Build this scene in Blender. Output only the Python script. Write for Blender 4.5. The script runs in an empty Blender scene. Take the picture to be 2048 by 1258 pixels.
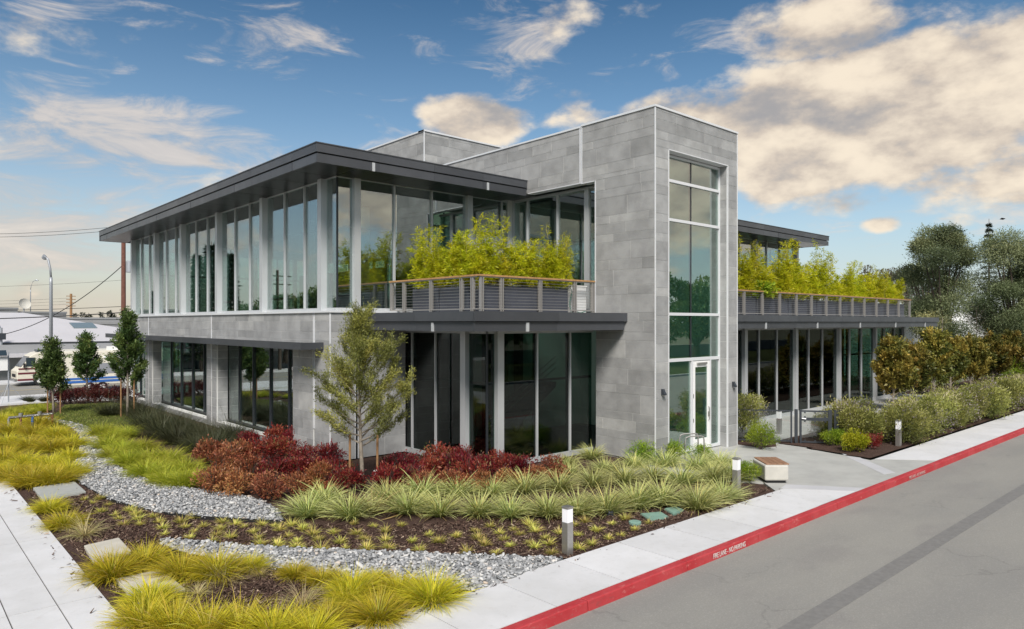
import bpy, bmesh, math, random
import numpy as np
from mathutils import Vector, Matrix, noise as mnoise
R = math.radians
random.seed(7)
rng = np.random.default_rng(11)
scene = bpy.context.scene
C = scene.collection

# ------------------------------------------------------------------ camera
H = 4.2                                   # drone height above the pavement
cam_d = bpy.data.cameras.new('camera')
cam = bpy.data.objects.new('camera', cam_d); C.objects.link(cam)
cam.location = (0, 0, H); cam.rotation_euler = (R(90), 0, -R(41.96))
cam_d.sensor_width = 36; cam_d.lens = 1410 / 2048 * 36
cam_d.shift_y = 16 / 2048; cam_d.clip_end = 3000; cam_d.clip_start = .1
scene.camera = cam

# ------------------------------------------------------------------ exposure, sun
vs = scene.view_settings
vs.view_transform = 'Standard'; vs.look = 'None'; vs.gamma = 1; EXPO = 1.75; vs.exposure = EXPO
vs.use_curve_mapping = False
SUN_EL, SUN_AZ = R(45), R(221)            # azimuth clockwise from +Y
sun_d = bpy.data.lights.new('sun', 'SUN'); sun_d.energy = 1.5; sun_d.angle = R(20); sun_d.color = (1, .94, .87)
sun = bpy.data.objects.new('sun', sun_d); C.objects.link(sun)
sdir = Vector((math.sin(SUN_AZ) * math.cos(SUN_EL), math.cos(SUN_AZ) * math.cos(SUN_EL), math.sin(SUN_EL)))
sun.rotation_euler = sdir.to_track_quat('Z', 'Y').to_euler()
scene.cycles.max_bounces = 10; scene.cycles.transparent_max_bounces = 24
scene.cycles.glossy_bounces = 5; scene.cycles.diffuse_bounces = 3
scene.cycles.use_denoising = True; scene.cycles.sample_clamp_indirect = 6

# ------------------------------------------------------------------ node helper
class NT:
    def __init__(s, tree): s.t = tree; s.n = tree.nodes; s.l = tree.links
    def node(s, typ, ins=None, **props):
        nd = s.n.new(typ)
        for k, v in props.items(): setattr(nd, k, v)
        for k, v in (ins or {}).items(): s.put(nd.inputs[k], v)
        return nd
    def put(s, sock, v):
        if isinstance(v, bpy.types.NodeSocket): s.l.new(v, sock)
        elif isinstance(v, (tuple, list)) and sock.type == 'RGBA' and len(v) == 3: sock.default_value = (*v, 1)
        else: sock.default_value = v
    def m(s, op, a, b=0., c=0., clamp=False):
        nd = s.node('ShaderNodeMath', operation=op, use_clamp=clamp)
        for i, v in enumerate((a, b, c)): s.put(nd.inputs[i], v)
        return nd.outputs[0]
    def noise(s, vec, scale, detail=4, rough=.55, lac=2., dist=0.):
        nd = s.node('ShaderNodeTexNoise', {'Scale': scale, 'Detail': detail, 'Roughness': rough, 'Lacunarity': lac, 'Distortion': dist})
        if vec is not None: s.l.new(vec, nd.inputs['Vector'])
        return nd.outputs['Fac']
    def ramp(s, fac, stops, interp='LINEAR'):
        nd = s.node('ShaderNodeValToRGB'); cr = nd.color_ramp; cr.interpolation = interp
        while len(cr.elements) < len(stops): cr.elements.new(.5)
        for e, (p, c) in zip(cr.elements, stops):
            e.position = p; e.color = (*c, 1) if len(c) == 3 else c
        s.l.new(fac, nd.inputs[0]); return nd.outputs[0]
    def mix(s, fac, a, b, blend='MIX'):
        nd = s.node('ShaderNodeMix', data_type='RGBA', blend_type=blend)
        s.put(nd.inputs[0], fac); s.put(nd.inputs[6], a); s.put(nd.inputs[7], b); return nd.outputs[2]
    def smooth(s, x, a, b):
        nd = s.node('ShaderNodeMapRange', {'Value': x, 'From Min': a, 'From Max': b}, interpolation_type='SMOOTHSTEP')
        return nd.outputs[0]
    def vmath(s, op, a, b):
        nd = s.node('ShaderNodeVectorMath', operation=op); s.put(nd.inputs[0], a); s.put(nd.inputs[1], b); return nd.outputs[0]

# ------------------------------------------------------------------ sky with clouds
world = bpy.data.worlds.new('World'); scene.world = world; world.use_nodes = True
W = NT(world.node_tree); W.n.clear()
SKY_STRENGTH = .06
sky = W.node('ShaderNodeTexSky', sky_type='NISHITA', sun_disc=False, sun_elevation=SUN_EL, sun_rotation=SUN_AZ,
             air_density=1.0, dust_density=1.2, ozone_density=2.2)
tc = W.node('ShaderNodeTexCoord').outputs['Generated']
nrm = W.node('ShaderNodeVectorMath', operation='NORMALIZE'); W.l.new(tc, nrm.inputs[0]); D = nrm.outputs[0]
sx = W.node('ShaderNodeSeparateXYZ'); W.l.new(D, sx.inputs[0])
dx, dy, dz = sx.outputs
az = W.m('ARCTAN2', dx, dy); el = W.m('ARCSINE', dz)
def AE(u, v):                                     # bearing and elevation of a sky point
    k = (u - 1024) / 1410; return .7323 + math.atan(k), math.atan((645 - v) / 1410 * math.cos(math.atan(k)))
warp = W.node('ShaderNodeTexNoise', {'Scale': 5., 'Detail': 3.}); W.l.new(D, warp.inputs['Vector'])
def blobs(lst):
    tot = None
    for (u, v, du, dv, w) in lst:
        a, e = AE(u, v)
        qa = W.m('DIVIDE', W.m('SUBTRACT', az, a), du / 1410); qe = W.m('DIVIDE', W.m('SUBTRACT', el, e), dv / 1410)
        q = W.m('ADD', W.m('MULTIPLY', qa, qa), W.m('MULTIPLY', qe, qe))
        g = W.m('MULTIPLY', W.m('MAXIMUM', W.m('SUBTRACT', 1., q), 0.), w)
        tot = g if tot is None else W.m('MAXIMUM', tot, g)
    return tot
# heaped clouds
map1 = W.vmath('MULTIPLY', D, (1, 1, 1.9))
n1 = W.noise(map1, 5.6, 12, .565)
n1b = W.noise(W.vmath('ADD', map1, (.008, .010, -.05)), 5.6, 7, .55)
big = W.noise(W.vmath('MULTIPLY', D, (1, 1, 2.6)), 2.1, 3, .5)
heap = blobs([(1700, 245, 480, 165, 1.2), (1990, 190, 350, 165, 1.2), (1340, 225, 290, 75, .8), (1640, 50, 190, 90, .95),
              (2120, 320, 300, 110, .8), (945, 240, 150, 62, .72), (1130, 45, 90, 60, .55), (1690, 395, 130, 42, .62),
              (1765, 448, 45, 20, .6), (1160, 110, 160, 50, .4), (2040, 395, 60, 22, .7), (1200, 190, 130, 60, .6),
              (2500, 150, 420, 200, .9), (-700, 200, 500, 140, .9), (1530, 310, 120, 60, .7), (1910, 445, 50, 26, .55)])
far_heap = W.m('MULTIPLY', W.smooth(big, .5, .66), W.m('MULTIPLY', W.smooth(W.m('ABSOLUTE', W.m('SUBTRACT', az, .7323)), .75, 1.3), .9))
def sky_blob(a, e, ra, re, w):
    qa = W.m('DIVIDE', W.m('SUBTRACT', az, a), ra); qe = W.m('DIVIDE', W.m('SUBTRACT', el, e), re)
    return W.m('MULTIPLY', W.m('MAXIMUM', W.m('SUBTRACT', 1., W.m('ADD', W.m('MULTIPLY', qa, qa), W.m('MULTIPLY', qe, qe))), 0.), w)
for a_ in ((2.2, .26, .75, .20, 1.2), (-1.7, .3, .7, .2, 1.1), (3.0, .5, .6, .25, 1.)): heap = W.m('MAXIMUM', heap, sky_blob(*a_))
heap = W.m('MAXIMUM', heap, far_heap)
hd = W.m('ADD', heap, W.m('MULTIPLY', W.m('SUBTRACT', n1, .5), 2.8))
h_fac = W.smooth(hd, .26, .68)
lit = W.smooth(W.m('ADD', W.m('MULTIPLY', W.m('SUBTRACT', n1, n1b), 3.2), W.m('MULTIPLY', W.m('SUBTRACT', .5, n1), 1.)), -.50, .34)
h_col = W.ramp(lit, [(0, (.40, .385, .385)), (.45, (.68, .585, .49)), (1, (.97, .84, .67))])
# thin streaky clouds
cmap = W.node('ShaderNodeMapping', {'Vector': D, 'Rotation': (0, R(9), R(12)), 'Scale': (1, 1, 3.4)}).outputs[0]
c1 = W.noise(cmap, 7.5, 10, .64, dist=.6)
wisp = blobs([(190, 285, 460, 130, 1.15), (540, 80, 210, 95, .95), (620, 115, 80, 60, .7), (40, 440, 420, 190, 1.1), (80, 20, 130, 40, .5),
              (1060, 90, 190, 130, .8), (420, 330, 240, 70, .85), (1260, 150, 240, 90, .55), (680, 110, 80, 30, .4), (-400, 300, 400, 200, .8), (1500, 440, 900, 60, .3)])
far_wisp = W.m('MULTIPLY', W.smooth(W.m('ABSOLUTE', W.m('SUBTRACT', az, .7323)), .7, 1.2), W.smooth(big, .42, .7))
wisp = W.m('MAXIMUM', W.m('MAXIMUM', wisp, W.m('MULTIPLY', far_wisp, .8)), .32)
w_fac = W.m('MULTIPLY', W.smooth(W.m('ADD', wisp, W.m('MULTIPLY', W.m('SUBTRACT', c1, .5), 3.4)), .45, 1.30), .80)
w_col = W.ramp(c1, [(.3, (.46, .45, .46)), (.7, (.84, .74, .65))])
# clear sky, warm and pale towards the horizon
gr = W.ramp(W.m('DIVIDE', el, 1.2, clamp=True), [(0, (.62, .66, .66)), (.10, (.52, .64, .66)), (.22, (.32, .51, .57)), (.38, (.165, .33, .405)), (1, (.12, .28, .40))])
clear = W.mix(1., sky.outputs[0], gr, 'MULTIPLY')
hz = W.m('POWER', W.m('SUBTRACT', 1., W.m('ABSOLUTE', W.m('MULTIPLY', el, .9))), 7.)
side = W.m('POWER', W.m('ADD', .5, W.m('MULTIPLY', W.m('COSINE', W.m('SUBTRACT', az, .28)), .5)), 5.)
hz_col = W.mix(side, (.68, .76, .81), (.74, .655, .54))
K = 1 / (SKY_STRENGTH * 2 ** EXPO)
sc = lambda c: W.vmath('MULTIPLY', c, (K, K, K))
s1 = W.mix(W.m('MULTIPLY', hz, .85), clear, sc(hz_col))
s2 = W.mix(w_fac, s1, sc(w_col))
s3 = W.mix(W.m('MULTIPLY', h_fac, .96), s2, sc(h_col))
bg = W.node('ShaderNodeBackground', {'Color': s3, 'Strength': SKY_STRENGTH})
wo = W.node('ShaderNodeOutputWorld', {'Surface': bg.outputs[0]})

# ------------------------------------------------------------------ materials
def new_mat(name):
    m = bpy.data.materials.new(name); m.use_nodes = True; t = NT(m.node_tree)
    p = t.n['Principled BSDF']; return m, t, p
def mat(name, col, rough=.6, metal=0., var=.0, scale=6., bump=0., bscale=60., spec=.5, col2=None, rand=0.):
    m, t, p = new_mat(name)
    p.inputs['Roughness'].default_value = rough; p.inputs['Metallic'].default_value = metal
    p.inputs['Specular IOR Level'].default_value = spec
    geo = t.node('ShaderNodeNewGeometry').outputs['Position']
    c = None
    if var or col2:
        c2 = col2 or tuple(x * (1 - var) for x in col)
        n = t.noise(geo, scale, 6, .62)
        c = t.mix(t.smooth(n, .3, .7), col, c2)
        r = t.m('ADD', rough - .06, t.m('MULTIPLY', n, .12)); t.l.new(r, p.inputs['Roughness'])
    if rand:
        oi = t.node('ShaderNodeObjectInfo').outputs['Random']
        f = t.m('ADD', 1 - rand, t.m('MULTIPLY', oi, 2 * rand))
        hv = t.node('ShaderNodeHueSaturation', {'Color': c if c is not None else (*col, 1), 'Value': f}); c = hv.outputs[0]
    if c is not None: t.l.new(c, p.inputs['Base Color'])
    else: p.inputs['Base Color'].default_value = (*col, 1)
    if bump:
        b = t.node('ShaderNodeBump', {'Strength': bump, 'Distance': .02, 'Height': t.noise(geo, bscale, 5, .6)})
        t.l.new(b.outputs[0], p.inputs['Normal'])
    return m
def glass(name, tint, refl=.10, rough=0.0, k=1.):
    m, t, p = new_mat(name); t.n.remove(p)
    out = t.n['Material Output']
    tr = t.node('ShaderNodeBsdfTransparent', {'Color': tint})
    gl = t.node('ShaderNodeBsdfGlossy', {'Color': (.95, .97, .97), 'Roughness': rough})
    bf = t.node('ShaderNodeNewGeometry').outputs['Backfacing']     # the same mirror strength on both faces of a pane
    fr = t.node('ShaderNodeFresnel', {'IOR': t.m('ADD', 1.52, t.m('MULTIPLY', bf, 1/1.52 - 1.52))}).outputs[0]
    f = t.m('ADD', refl, t.m('MULTIPLY', fr, k*(1. - refl)), clamp=True)
    # only the outward face mirrors strongly
    mx = t.node('ShaderNodeMixShader', {0: f, 1: tr.outputs[0], 2: gl.outputs[0]})
    t.l.new(mx.outputs[0], out.inputs[0]); return m
def foliage(name, stops, tip=None, tipamt=.0, edge=None, transl=.3, rough=.5, rv=.18, spec=.35):
    m, t, p = new_mat(name)
    at = t.node('ShaderNodeAttribute', attribute_name='vc'); sp = t.node('ShaderNodeSeparateColor'); t.l.new(at.outputs['Color'], sp.inputs[0])
    c = t.ramp(sp.outputs[0], stops)
    if tip: c = t.mix(t.m('MULTIPLY', t.smooth(sp.outputs[1], .25, 1.), tipamt), c, tip)
    if edge: c = t.mix(t.smooth(sp.outputs[2], .35, .75), c, edge)
    oi = t.node('ShaderNodeObjectInfo').outputs['Random']
    hv = t.node('ShaderNodeHueSaturation', {'Color': c, 'Hue': t.m('ADD', .5 - .008, t.m('MULTIPLY', oi, .022)),
                                            'Value': t.m('ADD', 1 - rv, t.m('MULTIPLY', oi, 2 * rv))})
    p.inputs['Roughness'].default_value = rough; p.inputs['Specular IOR Level'].default_value = spec
    t.l.new(hv.outputs[0], p.inputs['Base Color'])
    tl = t.node('ShaderNodeBsdfTranslucent', {'Color': hv.outputs[0]})
    mx = t.node('ShaderNodeMixShader', {0: transl, 1: p.outputs[0], 2: tl.outputs[0]})
    t.l.new(mx.outputs[0], t.n['Material Output'].inputs[0]); return m
M = {}
# stone: mottled grey ashlar, every stone a little different
m, t, p = new_mat('ashlar_stone')
geo = t.node('ShaderNodeNewGeometry').outputs['Position']; oi = t.node('ShaderNodeObjectInfo').outputs['Random']; at_ = t.node('ShaderNodeSeparateColor', {0: t.node('ShaderNodeAttribute', attribute_name='vc').outputs['Color']})
c = t.ramp(t.m('FRACT', t.m('ADD', oi, at_.outputs[0])), [(0, (.285, .287, .287)), (.15, (.325, .327, .328)), (.5, (.350, .352, .353)), (.85, (.372, .374, .374)), (1, (.42, .42, .412))])
nn = t.noise(geo, 1.6, 7, .65); c = t.mix(t.smooth(nn, .32, .72), c, t.mix(1., c, (.72, .72, .72), 'MULTIPLY'))
n2 = t.noise(geo, 55., 3, .7); c = t.mix(t.m('MULTIPLY', t.smooth(n2, .50, .75), .35), c, t.mix(1., c, (.62, .62, .62), 'MULTIPLY'))
n3 = t.noise(t.node('ShaderNodeMapping', {'Vector': geo, 'Scale': (1, 1, .25)}).outputs[0], 1.1, 4, .6)
c = t.mix(t.m('MULTIPLY', t.smooth(n3, .64, .80), .45), c, (.13, .125, .115))
t.l.new(c, p.inputs['Base Color']); p.inputs['Roughness'].default_value = .78; p.inputs['Specular IOR Level'].default_value = .3
b = t.node('ShaderNodeBump', {'Strength': .25, 'Distance': .01, 'Height': n2}); t.l.new(b.outputs[0], p.inputs['Normal']); M['stone'] = m
M['mortar'] = mat('mortar', (.60, .60, .585), .9)
M['alu'] = mat('silver_aluminium', (.52, .535, .55), .42, .3, var=.05, scale=2.)
M['trim'] = mat('pale_trim', (.70, .71, .73), .45, .2)
M['darkmull'] = mat('dark_gasket', (.02, .024, .03), .4)
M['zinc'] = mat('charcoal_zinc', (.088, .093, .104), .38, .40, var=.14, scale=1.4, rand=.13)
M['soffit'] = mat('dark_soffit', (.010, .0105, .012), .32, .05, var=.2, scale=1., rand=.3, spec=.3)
M['white'] = mat('white_paint', (.80, .80, .79), .5, var=.04, scale=3.)
M['glass'] = glass('green_tinted_glass', (.62, .75, .71), .27)
M['glassd'] = glass('smoked_green_glass', (.34, .46, .41), .02, k=.6)
M['glassg'] = glass('clear_door_glass', (.58, .76, .69), .28)
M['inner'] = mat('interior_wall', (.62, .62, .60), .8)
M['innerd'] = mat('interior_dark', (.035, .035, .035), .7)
M['ceil'] = mat('interior_ceiling', (.16, .16, .16), .8)
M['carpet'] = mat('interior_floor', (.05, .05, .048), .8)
M['conc'] = mat('pale_concrete', (.68, .68, .69), .85, col2=(.60, .60, .60), scale=.8, bump=.12, bscale=90., spec=.25, rand=.035)
m, t, p = new_mat('pale_concrete'); geo = t.node('ShaderNodeNewGeometry').outputs['Position']; oi = t.node('ShaderNodeObjectInfo').outputs['Random']
a = t.noise(geo, .7, 8, .68); b_ = t.noise(geo, 5., 8, .72); d_ = t.noise(geo, 1.7, 3, .5); g_ = t.noise(geo, 95., 2, .6)
c = t.mix(t.smooth(a, .3, .7), (.60, .60, .61), (.52, .52, .52)); c = t.mix(t.m('MULTIPLY', t.smooth(b_, .52, .74), .35), c, (.38, .375, .36))
c = t.mix(t.m('MULTIPLY', t.smooth(d_, .66, .80), .35), c, (.32, .27, .23)); c = t.mix(t.m('MULTIPLY', t.smooth(g_, .6, .8), .3), c, (.32, .32, .31))
hv = t.node('ShaderNodeHueSaturation', {'Color': c, 'Value': t.m('ADD', .955, t.m('MULTIPLY', oi, .09))}); t.l.new(hv.outputs[0], p.inputs['Base Color']); p.inputs['Roughness'].default_value = .85; p.inputs['Specular IOR Level'].default_value = .25
b = t.node('ShaderNodeBump', {'Strength': .15, 'Distance': .01, 'Height': g_}); t.l.new(b.outputs[0], p.inputs['Normal']); M['conc'] = m
M['plaza'] = mat('broomed_concrete', (.40, .40, .38), .85, col2=(.33, .33, .315), scale=1.1, bump=.15, bscale=70., spec=.25)
M['band'] = mat('smooth_concrete_band', (.46, .46, .475), .8, var=.08, scale=1.2, spec=.25)
M['lid'] = mat('concrete_lid', (.52, .49, .42), .85, var=.14, scale=3., bump=.15, spec=.2)
M['lidg'] = mat('grey_green_lid', (.36, .37, .35), .8, var=.1, scale=4., spec=.2)
M['greenlid'] = mat('green_plastic_lid', (.20, .33, .27), .6, var=.15, scale=5.)
M['edging'] = mat('black_edging', (.012, .012, .012), .6)
M['wood'] = mat('honey_wood', (.46, .26, .11), .5, var=.3, scale=9.)
M['deckwood'] = mat('brown_slat_wood', (.30, .165, .095), .6, var=.25, scale=12., rand=.1)
M['stake'] = mat('tree_stake_wood', (.33, .18, .08), .8, var=.3, scale=8.)
M['bark'] = mat('grey_bark', (.27, .23, .185), .9, var=.35, scale=14., bump=.4, bscale=40.)
M['barkd'] = mat('dark_bark', (.085, .065, .05), .9, var=.35, scale=9., bump=.5, bscale=30.)
M['cane'] = mat('bamboo_cane', (.42, .38, .10), .5, var=.2, scale=6.)
M['steel'] = mat('brushed_steel', (.48, .47, .45), .38, .8, var=.1, scale=20.)
M['railst'] = mat('grey_railing_steel', (.36, .345, .33), .4, .5)
M['planter'] = mat('slate_planter', (.085, .092, .115), .5, .1, var=.15, scale=2.)
M['gate'] = mat('dark_gate_steel', (.045, .052, .062), .45, .3)
M['benchc'] = mat('cast_concrete', (.50, .485, .44), .75, var=.09, scale=5., bump=.12, bscale=50.)
M['lens'] = mat('opal_lens', (.85, .85, .88), .35)
M['blue'] = mat('blue_paint', (.03, .12, .38), .45)
M['black'] = mat('black_rubber', (.012, .012, .013), .7)
M['rust'] = mat('rusty_pipe', (.22, .08, .05), .7, var=.3, scale=9.)
# red kerb paint with worn patches
m, t, p = new_mat('red_kerb_paint'); geo = t.node('ShaderNodeNewGeometry').outputs['Position']
a = t.noise(geo, 1.3, 6, .65); b_ = t.noise(geo, 22., 5, .7)
c = t.mix(t.smooth(a, .35, .7), (.37, .022, .028), (.43, .05, .056))
c = t.mix(t.m('MULTIPLY', t.smooth(b_, .58, .74), .6), c, (.36, .22, .20))
f_ = t.noise(t.node('ShaderNodeMapping', {'Vector': geo, 'Scale': (.4, 1, 1)}).outputs[0], 9., 6, .7); c = t.mix(t.m('MULTIPLY', t.smooth(f_, .56, .68), .65), c, (.20, .05, .05)); c = t.mix(t.m('MULTIPLY', t.smooth(f_, .42, .30), .55), c, (.60, .24, .22))
t.l.new(c, p.inputs['Base Color']); p.inputs['Roughness'].default_value = .7; M['red'] = m
# asphalt
m, t, p = new_mat('worn_asphalt'); geo = t.node('ShaderNodeNewGeometry').outputs['Position']
st = t.node('ShaderNodeMapping', {'Vector': geo, 'Scale': (.35, 1, 1)}).outputs[0]
a = t.noise(st, .45, 7, .62); b_ = t.noise(geo, 120., 2, .7); d_ = t.noise(geo, 14., 5, .7)
c = t.mix(t.smooth(a, .3, .72), (.275, .266, .240), (.225, .220, .206))
c = t.mix(t.m('MULTIPLY', t.smooth(b_, .40, .75), .55), c, (.17, .165, .155))
c = t.mix(t.m('MULTIPLY', t.smooth(d_, .58, .75), .25), c, (.40, .385, .35))
e_ = t.noise(t.node('ShaderNodeMapping', {'Vector': geo, 'Scale': (.5, 1, 1)}).outputs[0], 1.1, 4, .55); c = t.mix(t.m('MULTIPLY', t.smooth(e_, .52, .72), .6), c, (.21, .20, .19))
k_ = t.noise(geo, 38., 3, .8); c = t.mix(t.m('MULTIPLY', t.smooth(k_, .5, .8), .5), c, (.19, .185, .175)); c = t.mix(t.m('MULTIPLY', t.smooth(k_, .5, .25), .4), c, (.43, .42, .39))
cr = t.node('ShaderNodeTexVoronoi', {'Scale': .28, 'Vector': t.vmath('ADD', geo, t.node('ShaderNodeTexNoise', {'Scale': 1.6, 'Detail': 4., 'Vector': geo}).outputs['Color'])}, feature='DISTANCE_TO_EDGE'); c = t.mix(t.m('MULTIPLY', t.smooth(cr.outputs['Distance'], .010, .002), t.m('MULTIPLY', t.smooth(a, .48, .6), .3)), c, (.12, .115, .11))
t.l.new(c, p.inputs['Base Color']); p.inputs['Roughness'].default_value = .9; p.inputs['Specular IOR Level'].default_value = .2
b = t.node('ShaderNodeBump', {'Strength': .35, 'Distance': .006, 'Height': b_}); t.l.new(b.outputs[0], p.inputs['Normal']); M['road'] = m
M['seam'] = mat('dark_sealed_seam', (.195, .19, .182), .8, var=.16, scale=11., spec=.25)
# mulch
m, t, p = new_mat('bark_mulch'); geo = t.node('ShaderNodeNewGeometry').outputs['Position']
a = t.noise(geo, 26., 7, .75); b_ = t.noise(geo, 1.2, 4, .6); vv = t.node('ShaderNodeTexVoronoi', {'Scale': 42., 'Vector': geo})
c = t.ramp(a, [(.28, (.018, .011, .009)), (.5, (.080, .050, .040)), (.68, (.15, .10, .078)), (.82, (.27, .20, .155))])
c = t.mix(t.m('MULTIPLY', b_, .4), c, t.mix(1., c, (.6, .55, .55), 'MULTIPLY'))
t.l.new(c, p.inputs['Base Color']); p.inputs['Roughness'].default_value = .95; p.inputs['Specular IOR Level'].default_value = .15
b = t.node('ShaderNodeBump', {'Strength': .9, 'Distance': .03, 'Height': t.m('ADD', a, t.m('MULTIPLY', vv.outputs['Distance'], .6))}); t.l.new(b.outputs[0], p.inputs['Normal']); M['mulch'] = m
M['soil'] = mat('far_ground', (.16, .15, .12), .95, col2=(.10, .11, .06), scale=.15, spec=.15)
M['lawn'] = mat('lawn_soil', (.07, .085, .025), .95, col2=(.05, .06, .02), scale=1.5, spec=.1)
def vcmat(name, stops, rough=.7, spec=.3):
    m, t, p = new_mat(name); at = t.node('ShaderNodeAttribute', attribute_name='vc'); sp = t.node('ShaderNodeSeparateColor'); t.l.new(at.outputs['Color'], sp.inputs[0])
    geo = t.node('ShaderNodeNewGeometry').outputs['Position']
    c = t.ramp(sp.outputs[0], stops); c = t.mix(t.m('MULTIPLY', t.noise(geo, 40., 4, .6), .4), c, t.mix(1., c, (.7, .7, .7), 'MULTIPLY'))
    t.l.new(c, p.inputs['Base Color']); p.inputs['Roughness'].default_value = rough; p.inputs['Specular IOR Level'].default_value = spec; return m
M['pebble'] = vcmat('river_pebble', [(0, (.14, .145, .15)), (.3, (.26, .265, .27)), (.6, (.37, .375, .38)), (.85, (.48, .48, .475)), (.95, (.62, .61, .59)), (1, (.50, .41, .33))])
M['chip'] = vcmat('bark_chip', [(0, (.035, .02, .015)), (.5, (.10, .060, .046)), (.85, (.18, .12, .09)), (1, (.40, .31, .23))], .9, .15)
F = {}
F['sedge'] = foliage('golden_sedge', [(0, (.26, .31, .015)), (.45, (.50, .46, .018)), (.75, (.66, .55, .022)), (.9, (.62, .42, .04)), (1, (.62, .50, .22))], (.72, .58, .07), .55, transl=.42, rv=.14)
F['sedgeg'] = foliage('green_sedge', [(0, (.20, .29, .02)), (.5, (.40, .45, .025)), (.85, (.54, .51, .04)), (1, (.58, .48, .2))], (.58, .55, .08), .55, transl=.42, rv=.14)
F['tuft'] = foliage('pale_tuft', [(0, (.28, .34, .04)), (.4, (.50, .50, .10)), (.75, (.66, .54, .16)), (1, (.54, .34, .12))], (.78, .66, .22), .5, transl=.3, rv=.22)
F['dry'] = foliage('dry_straw', [(0, (.36, .26, .12)), (.6, (.50, .40, .22)), (1, (.34, .33, .10))], (.55, .46, .28), .5, transl=.25)
F['flax'] = foliage('striped_flax', [(0, (.10, .18, .015)), (.5, (.22, .31, .04)), (.85, (.40, .43, .09)), (1, (.56, .46, .10))], (.62, .58, .20), .6, edge=(.72, .70, .38), transl=.25, rv=.12)
F['flaxd'] = foliage('faded_flax', [(0, (.20, .13, .05)), (.6, (.33, .22, .09)), (1, (.25, .24, .07))], (.42, .30, .15), .5, transl=.2)
F['red'] = foliage('crimson_leaf', [(0, (.04, .007, .009)), (.35, (.16, .012, .018)), (.65, (.24, .022, .026)), (.85, (.30, .09, .05)), (1, (.10, .12, .025))], transl=.3, rv=.2)
F['redo'] = foliage('russet_leaf', [(0, (.10, .085, .02)), (.25, (.22, .055, .03)), (.5, (.37, .125, .06)), (.8, (.47, .22, .10)), (1, (.24, .20, .04))], transl=.3, rv=.2)
F['redd'] = foliage('maroon_leaf', [(0, (.025, .012, .010)), (.5, (.085, .015, .015)), (.85, (.15, .03, .025)), (1, (.05, .05, .02))], transl=.25)
F['darkg'] = foliage('dark_rush', [(0, (.020, .028, .012)), (.6, (.045, .058, .022)), (1, (.11, .105, .05))], (.12, .11, .06), .4, transl=.2)
F['ftree'] = foliage('olive_gold_needle', [(0, (.07, .085, .020)), (.4, (.19, .20, .045)), (.8, (.38, .36, .085)), (1, (.50, .40, .12))], (.56, .50, .17), .35, transl=.3)
F['tree'] = foliage('broad_green_leaf', [(0, (.045, .09, .028)), (.5, (.105, .17, .045)), (.85, (.19, .25, .06)), (1, (.30, .28, .09))], transl=.3)
F['bamboo'] = foliage('bamboo_leaf', [(0, (.28, .33, .010)), (.5, (.52, .53, .016)), (.85, (.68, .60, .03)), (1, (.58, .42, .05))], transl=.5, rv=.1)
F['box'] = foliage('fresh_green_leaf', [(0, (.09, .16, .012)), (.5, (.24, .34, .02)), (1, (.40, .46, .04))], transl=.35)
F['lime'] = foliage('lime_leaf', [(0, (.20, .26, .010)), (.5, (.40, .44, .016)), (1, (.52, .48, .03))], transl=.35)
F['hedge'] = foliage('rosemary_leaf', [(0, (.06, .075, .02)), (.45, (.20, .21, .05)), (.8, (.38, .365, .10)), (1, (.44, .37, .29))], transl=.3, rv=.34)
F['mauve'] = foliage('mauve_flower', [(0, (.26, .22, .24)), (1, (.42, .35, .40))], transl=.3)
F['bronze'] = foliage('bronze_leaf', [(0, (.06, .085, .02)), (.4, (.17, .165, .035)), (.75, (.32, .245, .05)), (1, (.48, .32, .08))], transl=.25)
F['olive'] = foliage('olive_leaf', [(0, (.05, .07, .035)), (.45, (.15, .18, .085)), (.8, (.29, .31, .16)), (1, (.40, .36, .16))], transl=.25, rv=.12)
F['far'] = foliage('far_leaf', [(0, (.06, .055, .04)), (.5, (.105, .095, .065)), (1, (.15, .12, .08))], transl=.2)
F['conifer'] = foliage('dark_conifer', [(0, (.018, .028, .016)), (.6, (.035, .05, .026)), (1, (.06, .07, .035))], transl=.15)
F['grass'] = foliage('turf_blade', [(0, (.13, .19, .03)), (.6, (.24, .28, .05)), (1, (.34, .32, .10))], transl=.3)
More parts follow.
